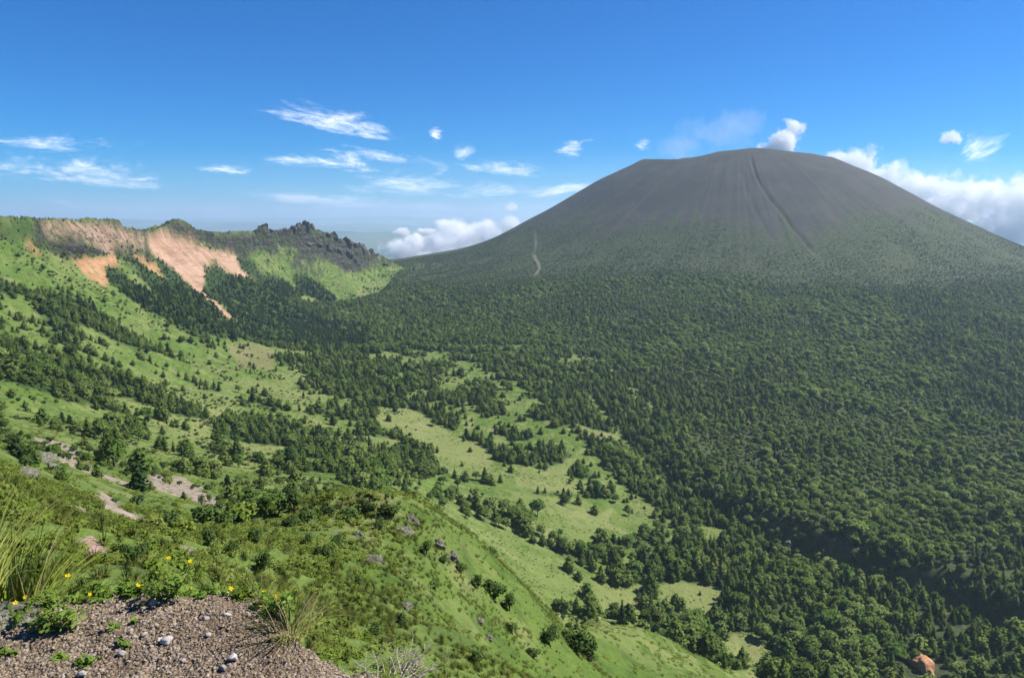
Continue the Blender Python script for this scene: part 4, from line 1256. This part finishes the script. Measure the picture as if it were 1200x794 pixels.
# gravel: countless cinder bits
def stone_mat(name, c1, c2, c3):
    b = NB(name)
    c = b.mix(b.rand(), c1, c2)
    c = b.mix(b.rng(b.noise(90, 4, .7), .45, .7, 0, .7), c, c3)
    return b.done(b.bsdf(c, .92, b.bump(b.noise(160, 3, .7), .6, .004), .2))
M_CINDER = stone_mat("cinder", (.12, .090, .058), (.43, .345, .25), (.23, .178, .122))
M_PALE = stone_mat("pale_stone", (.25, .225, .20), (.44, .405, .37), (.20, .17, .15))
M_TWIG = stone_mat("dry_bits", (.17, .12, .09), (.42, .34, .27), (.13, .10, .08))
peb = []
for i in range(6):
    v, f = rock_shape(800 + i, 2, .45, .62, .6)
    peb.append(make_mesh("pebble", v * np.array([1.2, .85, 1]), f, M_CINDER, False))
for i in range(2):
    peb.append(make_mesh("dry_bit", *join([tube([(-2.2, 0, 0), (-.6, .3, .25), (1.0, -.1, .1), (2.4, .3, -.1)], [.24, .28, .22, .1], 5)]), M_TWIG, False))
rg = np.random.default_rng(77)
n = 30000
x = rg.uniform(-2.7, .35, n); y = rg.uniform(1.7, 3.3, n)
k = y < np.interp(x, EX, EY) + .10
x, y = x[k], y[k]
s = .0035 * np.exp(rg.normal(0, .42, len(x)))
s = np.clip(s, .002, .014)
kd = np.where(rg.random(len(x)) < .12, rg.integers(6, 8, len(x)), rg.integers(0, 6, len(x)))
scatter("gravel", np.stack([x, y, ledge_h(x, y) + s * .2], -1), np.stack([s, s, s], -1), rg.uniform(0, 6.28, len(x)), kd, proto_collection("gravel_kinds", peb), tilt=rg.uniform(-.5, .5, (len(x), 2)))

STONES = [(241, 726, 4.5, "pale rounded stone on the dirt left of a white stone"), (266, 722, 4.5, "bright white stone on the dirt near the ledge's right end"), (196, 752, 6.5, "largest pale stone in the middle of the dirt ledge"), (186, 750, 3.5, "small white stone touching the largest pale stone"),
          (244, 745, 3.5, "narrow white stone standing in the dirt below two pale stones"), (272, 772, 6, "pale grey stone at the bottom of the dirt ledge"), (262, 784, 4, "white stone lying below the pale grey stone at the bottom"), (143, 768, 5, "tan stone at the bottom centre of the dirt"),
          (180, 707, 5, "grey stone in shade below the large flowering plant"), (262, 688, 5, "brown-grey stone on the dirt rim beside yellow flowers"), (73, 720, 7, "flat pale stone near the left plant"), (97, 790, 5, "grey stone at the bottom left of the dirt"), (215, 775, 3, "small pink stone in the lower dirt"), (120, 705, 3.5, "small pale stone high on the dirt left of centre"), (300, 730, 4.5, "dark red stone at the right end of the dirt")]
for i, (px, py, s, lab) in enumerate(STONES):
    p = on_ledge(px, py)
    v, f = rock_shape(900 + i, 3, .35, .7)
    m = M_CINDER if ("dark" in lab or "brown" in lab) else M_PALE
    o = link("stone", make_mesh("stone", v * s / 290., f, m, False), label=lab, category="stone", group="loose stones on the ledge")
    o.location = p + np.array([0, 0, s / 290. * .35]); o.rotation_euler = (0, 0, i * 1.1)
p = on_ledge(2, 728)
v, f = rock_shape(950, 4, .3, .6)
o = link("boulder", make_mesh("boulder", v * np.array([.16, .15, .14]), f, M_ROCK, False), label="grey flat boulder at the left edge beside the flowering plant", category="rock")
o.location = p

# flowering plants, seedlings, tufts, dead twigs ------------------------
M_HERB = foliage_mat("herb_leaves", (.12, .21, .034), (.23, .35, .065), (.20, .29, .06), .45)
M_BLADE = foliage_mat("grass_blades", (.20, .28, .038), (.38, .44, .09), (.40, .41, .14), .5)
M_STRAW = foliage_mat("dry_straw", (.26, .20, .11), (.42, .34, .20), (.34, .28, .16), .3)
M_DEAD = bark_mat("dead_twigs", (.26, .215, .175), (.47, .41, .345), 40)
b = NB("yellow_petals"); M_YEL = b.done(b.leaf((.72, .52, .015), .3))

def flower_mesh(seed):
    rg = np.random.default_rng(seed); V, Fc = [], []
    for k in range(5):
        a = 6.283 * k / 5 + rg.uniform(-.15, .15); d = np.array([math.cos(a), math.sin(a), 0]); s2 = np.array([-d[1], d[0], 0]); o = len(V)
        V += [d * .1, d * .55 - s2 * .34 + np.array([0, 0, .1]), d * 1.0 + np.array([0, 0, .22]), d * .55 + s2 * .34 + np.array([0, 0, .1])]
        Fc.append((o, o + 1, o + 2, o + 3))
    v, f = np.array(V), np.array(Fc)
    return v, f
flo_me = [make_mesh("flower", *flower_mesh(i), M_YEL) for i in range(3)]

def herb(px, py, w, h, nfl, seed, lab, mat=M_HERB, n=230, name="flowering_plant", cat="flower plant", grp=None):
    p = on_ledge(px, py)
    e = bpy.data.objects.new(name, None); col.objects.link(e); e.location = p; e.empty_display_size = .1
    e['label'] = lab; e['category'] = cat
    if grp: e['group'] = grp
    rg = np.random.default_rng(seed)
    C, N, S, st = [], [], [], []
    ns = max(4, int(n / 16))
    tops = []
    for i in range(ns):
        a = rg.uniform(0, 6.28); r = w * .5 * math.sqrt(rg.random())
        top = np.array([math.cos(a) * r, math.sin(a) * r, h * rg.uniform(.5, 1.0) * (1 - .5 * (r / (w * .5)) ** 2)])
        st.append(tube([(top[0] * .15, top[1] * .15, -.02), tuple(top * np.array([.6, .6, .6])), tuple(top)], [.003, .0025, .0015], 4)); tops.append(top)
        for k in range(n // ns):
            t = rg.uniform(.3, 1.05)
            C.append(top * np.array([t, t, t]) + rg.normal(size=3) * w * .07); N.append(np.array([0, 0, 1.]) + rg.normal(size=3) * .5); S.append(rg.uniform(.010, .022))
    link("stems", make_mesh("stems", *join(st), mat, True), e)
    link("foliage", puff(make_mesh("foliage", *quads_at(np.array(C), np.array(S), np.array(N), .6, rg), mat), (0, 0, -.1), .5), e)
    for i in range(nfl):
        t = tops[i % len(tops)] + np.array([rg.uniform(-.02, .02), rg.uniform(-.02, .02), rg.uniform(.01, .05)])
        q = link("flower", flo_me[i % 3], e); q.location = t; s = rg.uniform(.008, .013); q.scale = (s, s, s); q.rotation_euler = (-.6 + rg.uniform(-.4, .4), rg.uniform(-.4, .4), rg.uniform(0, 6))
    return e
FG = "yellow flowering plants along the ledge"
herb(195, 700, .22, .17, 6, 1, "largest bright plant with yellow flowers on the dirt rim, left of centre", grp=FG)
herb(72, 735, .22, .17, 3, 2, "bushy yellow-flowered plant beside the grey boulder at left", grp=FG)
herb(40, 700, .20, .13, 2, 3, "yellow-flowered plant under the long grass tuft at left", grp=FG)
herb(325, 722, .17, .15, 6, 4, "plant with several yellow flowers among grass at the ledge's right corner", grp=FG, n=150)
herb(280, 692, .15, .08, 4, 5, "low plant with small yellow flowers on the dirt rim right of centre", grp=FG, n=110)
herb(235, 688, .12, .07, 1, 6, "small one-flowered plant on the dirt rim between two larger plants", grp=FG, n=80)
herb(130, 690, .20, .07, 1, 7, "low green plant with one yellow flower on the dirt rim at left centre", grp=FG, n=120)
herb(88, 697, .13, .09, 0, 8, "flowerless leafy plant on the dirt rim near the left tuft", grp=FG, n=90)
herb(20, 735, .16, .10, 1, 9, "yellow-flowered plant growing over the grey boulder", grp=FG, n=100)
for i, (px, py, lab) in enumerate([(110, 694, "low leafy clump on the dirt rim between the left tuft and centre"), (152, 688, "low leafy clump just left of the largest flowering plant"), (168, 690, "leafy clump touching the largest flowering plant's left side"), (220, 686, "leafy clump touching the largest flowering plant's right side"), (252, 690, "leafy clump on the dirt rim around the small rim tuft"), (298, 694, "leafy clump at the foot of the thin dry-stalked tuft"), (312, 712, "leafy clump left of the right corner's flowers"), (345, 738, "leafy clump under the pale hanging tuft"), (58, 712, "leafy clump between the boulder and the left flowers")]):
    herb(px, py, .15, .07, 0, 60 + i, lab, n=100, name="leafy_plant", cat="plant", grp="low leafy plants along the ledge rim")
for i, (px, py, lab) in enumerate([(157, 730, "tiny green seedling alone in the upper dirt"), (132, 737, "tiny green seedling left of another in the upper dirt"), (144, 757, "tiny seedling beside the tan stone in the dirt"), (72, 772, "low green seedling patch in the lower left dirt"), (98, 780, "small dark green seedling at the bottom left of the dirt"), (88, 705, "pale green seedling just inside the dirt rim at left"), (8, 765, "green seedling at the left bottom corner of the dirt")]):
    herb(px, py, .06 if i < 3 else .09, .03, 0, 20 + i, lab, n=26 if i < 3 else 46, name="seedling", cat="seedling", grp="seedlings in the dirt")

def tuft(px, py, n, h, w, spread, seed, lab, mat=M_BLADE, lean=.55, off=(0, 0, 0), dry=0):
    p = on_ledge(px, py) + np.array(off)
    e = bpy.data.objects.new("grass_tuft", None); col.objects.link(e); e.location = p; e.empty_display_size = .1
    e['label'] = lab; e['category'] = "grass tuft"; e['group'] = "grass tufts on the ledge"
    link("blades", puff(make_mesh("blades", *blades(n, h, w, spread, seed, lean, 6), mat), (0, 0, -.3), .6), e)
    if dry:
        link("dry_stalks", make_mesh("dry_stalks", *blades(dry, h * 1.05, w * .7, spread * .8, seed + 50, lean * .8, 6), M_STRAW), e)
    return e
tuft(6, 690, 240, .50, .013, .30, 1, "biggest long-bladed grass tuft filling the left edge", lean=.55, dry=30)
tuft(-35, 700, 170, .55, .013, .30, 2, "tall grass tuft cut off by the left frame edge", lean=.5, dry=14)
tuft(35, 688, 90, .26, .006, .20, 3, "short grass tuft right of the biggest tuft at left", lean=.7, dry=8)
tuft(340, 745, 110, .19, .005, .16, 4, "pale grass tuft hanging over the ledge's right corner", lean=.8, dry=30)
tuft(308, 700, 40, .15, .005, .08, 5, "thin grass tuft with dry stalks above the right flowers", lean=.4, dry=16)
tuft(365, 752, 50, .20, .005, .12, 6, "sparse drooping grass tuft next to the dead twigs", lean=.9, dry=14)
tuft(255, 684, 34, .12, .004, .10, 7, "small grass tuft on the dirt rim behind yellow flowers", lean=.4)

def dead_shrub(px, py, w, h, n, seed, lab):
    p = on_ledge(px, py); rg = np.random.default_rng(seed)
    e = bpy.data.objects.new("dead_shrub", None); col.objects.link(e); e.location = p; e.empty_display_size = .1
    e['label'] = lab; e['category'] = "dead shrub"; e['group'] = "dead grey shrubs on the ledge"
    mains, subs = [], []
    for i in range(n):
        a = rg.uniform(0, 6.28); r0 = w * .35 * math.sqrt(rg.random()); b0 = np.array([math.cos(a) * r0, math.sin(a) * r0, -.01])
        a2 = a + rg.uniform(-1, 1); L = w * rg.uniform(.2, .5)
        tip = b0 + np.array([math.cos(a2) * L, math.sin(a2) * L, h * rg.uniform(.15, 1)]); mid = (b0 + tip) / 2 + rg.normal(size=3) * L * .12
        mains.append(tube([b0, mid, tip], [.0022, .0018, .0008], 4))
        for k in range(3):
            q = mid + (tip - mid) * rg.uniform(0, .9); t2 = q + rg.normal(size=3) * L * .28
            subs.append(tube([q, (q + t2) / 2 + rg.normal(size=3) * L * .04, t2], [.0013, .001, .0005], 3))
    link("branches", make_mesh("branches", *join(mains), M_DEAD, True), e)
    link("twigs", make_mesh("twigs", *join(subs), M_DEAD, True), e)
dead_shrub(425, 784, .28, .055, 70, 1, "grey tangle of dead twigs at the ledge's lower right corner")
dead_shrub(388, 768, .20, .07, 60, 2, "small dead twig tangle beside the drooping grass tuft")
dead_shrub(462, 797, .26, .055, 60, 3, "bleached dead twigs at the bottom edge right of the ledge")
dead_shrub(500, 808, .26, .06, 60, 4, "rightmost tangle of bleached dead twigs at the bottom edge")

# ---------------------------------------------------------------- clouds (beyond and above the haze)
def cloud_material(name, lumps, dens, nscale, thr, seed):
    """white vapour whose outline comes from overlapping lumps broken up by noise; lumps in object metres"""
    b = NB(name)
    p = b.pos()
    wv = b.n.new("ShaderNodeVectorMath"); wv.operation = 'ADD'
    b.l.new(p, wv.inputs[0]); wv.inputs[1].default_value = (seed * 771.0, seed * 313.0, 0)
    nz = b.noise(nscale * 1.5, 6, .66, wv.outputs[0])
    acc = None
    for (cx, cy, cz, rx, ry, rz) in lumps:
        a = b.n.new("ShaderNodeVectorMath"); a.operation = 'SUBTRACT'; b.l.new(p, a.inputs[0]); a.inputs[1].default_value = (cx, cy, cz)
        d = b.n.new("ShaderNodeVectorMath"); d.operation = 'DIVIDE'; b.l.new(a.outputs[0], d.inputs[0]); d.inputs[1].default_value = (rx, ry, rz)
        l = b.n.new("ShaderNodeVectorMath"); l.operation = 'LENGTH'; b.l.new(d.outputs[0], l.inputs[0])
        q = b.math('SUBTRACT', 1.0, l.outputs['Value'])
        acc = q if acc is None else b.math('MAXIMUM', acc, q)
    s = b.math('ADD', acc, b.math('MULTIPLY', b.math('SUBTRACT', nz, .5), 3.0))
    d = b.math('MULTIPLY', b.rng(s, thr, thr + .25), dens)
    pv = b.n.new("ShaderNodeVolumePrincipled")
    pv.inputs['Color'].default_value = (.97, .975, .985, 1)
    pv.inputs['Anisotropy'].default_value = 0.0
    b.l.new(d, pv.inputs['Density'])
    b.m.cycles.volume_step_rate = 1.0
    b.m.cycles.homogeneous_volume = False
    return b.done(pv.outputs[0], True)

def cloud(name, pl, depth, dens, nscale, thr, seed, lab, cat="cloud", thick=.8, rough=1):
    L = []
    for px, py, rx, rz in pl:
        c = at(px, py, depth + (px % 7 - 3) * 20)
        k = depth / F
        L.append((c[0], c[1], c[2], rx * k, max(rx, rz) * k * thick, rz * k))
    L = np.array(L)
    o0 = L[:, :3].mean(0)
    lo = (L[:, :3] - L[:, 3:] * 1.5).min(0) - o0; hi = (L[:, :3] + L[:, 3:] * 1.5).max(0) - o0
    Lo = L.copy(); Lo[:, :3] -= o0
    mat = cloud_material(name + "_vapour", [tuple(q) for q in Lo], dens, nscale, thr, seed)
    v = np.array([(x, y, z) for x in (lo[0], hi[0]) for y in (lo[1], hi[1]) for z in (lo[2], hi[2])], float)
    f = np.array([(0, 1, 3, 2), (4, 6, 7, 5), (0, 4, 5, 1), (2, 3, 7, 6), (0, 2, 6, 4), (1, 5, 7, 3)])
    o = link(name, make_mesh(name, v, f, mat), label=lab, category=cat)
    o.location = o0
    return o
cloud("cumulus_cloud", [(466, 294, 24, 16), (492, 287, 26, 18), (520, 283, 28, 20), (548, 277, 26, 18), (575, 275, 22, 20), (596, 262, 14, 14), (597, 243, 12, 9), (535, 268, 30, 14), (530, 300, 60, 16)], 7000, .015, .0042, .16, 1, "white cumulus bank behind the saddle left of the volcano")
cloud("cumulus_cloud", [(982, 187, 20, 12), (1008, 190, 26, 18), (1040, 208, 30, 18), (1075, 222, 36, 22), (1115, 228, 40, 24), (1160, 232, 44, 26), (1205, 240, 44, 34), (1180, 268, 60, 30), (1110, 245, 50, 26)], 6900, .013, .0040, .16, 2, "long white cumulus bank behind the volcano's right flank")
cloud("cumulus_cloud", [(918, 166, 20, 14), (930, 152, 15, 12), (905, 172, 18, 8)], 6300, .022, .0075, .14, 3, "single bright white puff rising behind the summit")
cloud("cumulus_cloud", [(1118, 161, 16, 8), (1108, 165, 8, 5)], 7200, .014, .009, .16, 4, "small ragged white cloud high at upper right")
cloud("cumulus_cloud", [(470, 271, 11, 5), (500, 271, 13, 4)], 7700, .02, .010, .12, 5, "two small white caps just above the left cumulus bank")
cloud("volcanic_plume", [(800, 172, 40, 14), (840, 156, 42, 18), (872, 143, 34, 16)], 6000, .0006, .0036, .05, 6, "faint bluish gas plume drifting left of the summit", "plume")

def cirrus_material():
    b = NB("ice_cloud")
    uv = b.n.new("ShaderNodeTexCoord").outputs['UV']
    off = b.n.new("ShaderNodeVectorMath"); off.operation = 'ADD'
    cmb = b.n.new("ShaderNodeCombineXYZ"); b.l.new(b.math('MULTIPLY', b.rand(), 91.0), cmb.inputs[0]); b.l.new(b.math('MULTIPLY', b.rand(), 37.0), cmb.inputs[2])
    b.l.new(uv, off.inputs[0]); b.l.new(cmb.outputs[0], off.inputs[1])
    asp = b.n.new("ShaderNodeAttribute"); asp.attribute_type = 'OBJECT'; asp.attribute_name = "stretch"
    m = b.n.new("ShaderNodeVectorMath"); m.operation = 'MULTIPLY'
    b.l.new(off.outputs[0], m.inputs[0])
    cb2 = b.n.new("ShaderNodeCombineXYZ"); b.l.new(asp.outputs['Fac'], cb2.inputs[0]); cb2.inputs[1].default_value = 3.2; cb2.inputs[2].default_value = 1
    b.l.new(cb2.outputs[0], m.inputs[1])
    nz = b.noise(1.0, 6, .62, m.outputs[0], .6)
    fine = b.noise(2.2, 6, .68, m.outputs[0], .9)
    s = b.n.new("ShaderNodeSeparateXYZ"); b.l.new(uv, s.inputs[0])
    du = b.math('ABSOLUTE', b.math('SUBTRACT', b.math('MULTIPLY', s.outputs[0], 2.0), 1.0))
    dv = b.math('ABSOLUTE', b.math('SUBTRACT', b.math('MULTIPLY', s.outputs[1], 2.0), 1.0))
    r = b.math('SQRT', b.math('ADD', b.math('POWER', du, 2.0), b.math('POWER', dv, 2.0)))
    fall = b.rng(r, 1.0, .05)
    q = b.math('ADD', b.math('MULTIPLY', b.math('SUBTRACT', nz, .5), 2.3), b.math('MULTIPLY', b.math('SUBTRACT', fine, .5), 1.5))
    a = b.math('MULTIPLY', b.rng(b.math('ADD', q, b.math('SUBTRACT', b.math('MULTIPLY', fall, 1.05), .55)), -.12, 1.25), b.rng(r, 1.0, .7))
    den = b.n.new("ShaderNodeAttribute"); den.attribute_type = 'OBJECT'; den.attribute_name = "thickness"
    a = b.math('MULTIPLY', a, den.outputs['Fac'], clamp=True)
    tr = b.n.new("ShaderNodeBsdfTransparent")
    mx = b.n.new("ShaderNodeMixShader"); b.l.new(a, mx.inputs[0]); b.l.new(tr.outputs[0], mx.inputs[1])
    b.l.new(b.leaf((.95, .95, .95), .75), mx.inputs[2])
    return b.done(mx.outputs[0])
M_CIR = cirrus_material()
CIR = [(300, 207, 110, 16, .03, .45, "wide thin veil trailing under the brightest left streak"), (425, 178, 55, 6, .10, .4, "narrow streak above the bright middle patch"), (415, 227, 95, 9, .02, .4, "long dim band under the bright middle patch"),
       (600, 214, 75, 8, -.05, .35, "dim streak left of the volcano halfway up its flank"), (100, 208, 85, 6, .06, .35, "dim thin line between the left edge streaks and ridge"), (262, 196, 34, 5, .04, .5, "short streak leading into the brightest left streak"),
       (332, 199, 105, 19, .02, 1.0, "brightest broad cirrus streak above the left ridge"), (368, 183, 75, 9, .08, .6, "thin cirrus streak just above the brightest broad one"), (470, 191, 62, 18, .02, .95, "bright cirrus patch right of the brightest broad streak"),
       (377, 133, 72, 13, .16, .6, "lone high cirrus wisp above all other left clouds"), (455, 223, 110, 11, .03, .55, "long faint cirrus band low over the ridge end"), (585, 194, 55, 7, .08, .4, "short thin cirrus streak left of the volcano's shoulder"),
       (690, 200, 60, 13, -.10, .6, "soft cirrus patch touching the volcano's left shoulder"), (672, 171, 24, 9, 0, .6, "small round cirrus patch above the volcano's left shoulder"), (45, 187, 110, 13, .05, .5, "broad pale cirrus streak at the left frame edge"),
       (50, 165, 95, 7, .02, .35, "thin upper cirrus line at the left frame edge"), (50, 231, 105, 7, .04, .5, "lowest thin cirrus line at the left frame edge"), (140, 224, 110, 7, .13, .55, "thin tilted cirrus line pointing down right over the left ridge"),
       (15, 208, 60, 12, .15, .4, "faint cirrus smudge between streaks at the left edge"), (510, 153, 9, 8, 0, .6, "tiny cloud speck high in the middle"), (542, 168, 16, 13, -.3, .35, "faint curled wisp right of the tiny speck"),
       (1152, 156, 26, 16, -.5, .5, "hooked wispy cloud right of the small ragged cloud"), (755, 166, 14, 7, 0, .6, "small white shred left of the summit plume"), (250, 268, 130, 9, 0, .30, "pale low cloud streak on the horizon over the left ridge"), (560, 238, 120, 14, 0, .3, "hazy cirrus veil above the left cumulus bank")]
for i, (px, py, hw, hh, tilt, th, lab) in enumerate(CIR):
    hw *= 1.7; hh *= 2.3; th = min(1.0, th * 1.7)
    HC = 2600.0 if py < 212 else 1100.0
    cs_ = []
    for su, sv in ((-1, 1), (1, 1), (1, -1), (-1, -1)):
        qx = px + su * hw - sv * hh * tilt; qy = py + sv * hh + su * hw * tilt
        d = ray(qx, qy); d = d / max(d[2], .004) * HC if d[2] > .004 else d / .004 * HC
        cs_.append(d)
    cs_ = np.array(cs_); o0 = cs_.mean(0)
    n = 12
    uu, vv = np.meshgrid(np.linspace(0, 1, n), np.linspace(0, 1, n), indexing='ij')
    P = (cs_[0][None, None] * ((1 - uu) * (1 - vv))[..., None] + cs_[1] * (uu * (1 - vv))[..., None] + cs_[2] * (uu * vv)[..., None] + cs_[3] * ((1 - uu) * vv)[..., None]) - o0
    P[..., 2] += 40 * np.sin(uu * 7) * np.sin(vv * 5)
    ii = np.arange(n * n).reshape(n, n)
    fq = np.stack([ii[:-1, :-1], ii[1:, :-1], ii[1:, 1:], ii[:-1, 1:]], -1).reshape(-1, 4)
    me = make_mesh("cirrus_cloud", P.reshape(-1, 3), fq, M_CIR, True)
    uvl = me.uv_layers.new(name="UVMap")
    lv = np.empty(len(me.loops), np.int32); me.loops.foreach_get('vertex_index', lv)
    UV = np.stack([uu.ravel(), vv.ravel()], -1)[lv]
    uvl.data.foreach_set('uv', np.ascontiguousarray(UV, np.float32).ravel())
    o = link("cirrus_cloud", me, label=lab, category="cloud", group="thin high clouds")
    o.location = o0
    o["stretch"] = 2.4 * min(hw / hh, 8) * .38; o["thickness"] = th
# ---------------------------------------------------------------- names that single each plant out
LM = [(510, 510, "the oblong central meadow"), (645, 564, "the narrow central meadow strip"), (590, 610, "the meadow behind the spur"), (680, 700, "the lower main meadow"), (834, 622, "the small ravine-side clearing"),
      (805, 694, "the bright lower-right meadow"), (885, 768, "the bottom meadow tongue"), (930, 714, "the small lower-right clearing"), (1076, 743, "the rightmost small meadow"), (990, 732, "the meadow above the bottom edge"),
      (1085, 780, "the orange rock"), (983, 668, "the ravine's middle bend"), (1137, 757, "the ravine's lower end"), (850, 600, "the ravine's upper end"), (295, 418, "the brown meadow"), (245, 470, "the left valley meadow"),
      (220, 575, "the largest scree strip"), (90, 530, "the upper scree strip"), (143, 592, "the small scree strip"), (450, 592, "the spur's crest"), (600, 690, "the spur's right edge"), (30, 545, "the grey left outcrop"),
      (300, 534, "the middle grass terrace"), (60, 460, "the left slope's pale grass"), (340, 470, "the twin valley meadows"), (1180, 640, "the volcano forest's right edge"), (1040, 560, "the volcano's lower right forest"),
      (230, 270, "the red scree face"), (380, 290, "the dark ridge cliffs"), (97, 642, "the pink rock scar"), (434, 652, "the dark jagged outcrop"), (474, 710, "the spur's half buried rock"), (200, 690, "the largest flowering plant")]
ORD = ["first", "second", "third", "fourth", "fifth", "sixth", "seventh", "eighth", "ninth", "tenth", "eleventh", "twelfth", "thirteenth", "fourteenth", "fifteenth", "sixteenth", "seventeenth", "eighteenth", "nineteenth", "twentieth"]
def place_word(px, py):
    d = [((px - a) ** 2 + (1.5 * (py - b_)) ** 2, i) for i, (a, b_, _) in enumerate(LM)]
    i = min(d)[1]; a, b_, nm = LM[i]
    dx, dy = px - a, 1.5 * (py - b_)
    w = ("right of" if dx > 0 else "left of") if abs(dx) > abs(dy) else ("below" if dy > 0 else "above")
    r = math.hypot(dx, dy)
    return ("just " if r < 26 else "" if r < 60 else "well ") + w, nm
def name_all(items, noun):
    """items: (object, px, py, size in photo pixels, look word)"""
    groups = {}
    for it in items:
        w, nm = place_word(it[1], it[2])
        groups.setdefault((w, nm, it[4]), []).append(it)
    for (w, nm, look), g in groups.items():
        g.sort(key=lambda q: q[1])
        if len(g) == 1:
            g[0][0]['label'] = f"{look} {noun} {w} {nm}"
            continue
        big = max(g, key=lambda q: q[3]); small = min(g, key=lambda q: q[3])
        rest = [q for q in g if q is not big and q is not small] if len(g) > 2 else []
        big[0]['label'] = f"largest {look} {noun} {w} {nm}"
        small[0]['label'] = f"smallest {look} {noun} {w} {nm}"
        for k, q in enumerate(g):
            if q is not big and q is not small:
                q[0]['label'] = f"{look} {noun} {w} {nm}, {ORD[min(k, 19)]} from the left" if k < 20 else f"{look} {noun} {w} {nm}, {k + 1}th from left"
tree_c, tree_b = [], []
for i, e in solo_tree.items():
    px, py = float(tpx[i]), float(tpy[i] - .5 * hgt[i] / tr_[i] * F)
    (tree_b if isb[i] else tree_c).append((e, px, py, float(appear[i]), BRD_SHAPE[kindb[i]] if isb[i] else CON_SHAPE[kindc[i]]))
name_all(tree_c, "conifer")
name_all(tree_b, "broadleaf tree")
sl = []
for e, (x0, y0, z0, k, s, r_) in zip(shrub_objs, shr):
    px, py = project(np.array(x0), np.array(y0), np.array(z0))
    sl.append((e, float(px), float(py), s / math.hypot(x0, y0), SHRUB_LOOK[k][0]))
name_all(sl, "")
for e in shrub_objs:
    e['label'] = " ".join(e['label'].split())
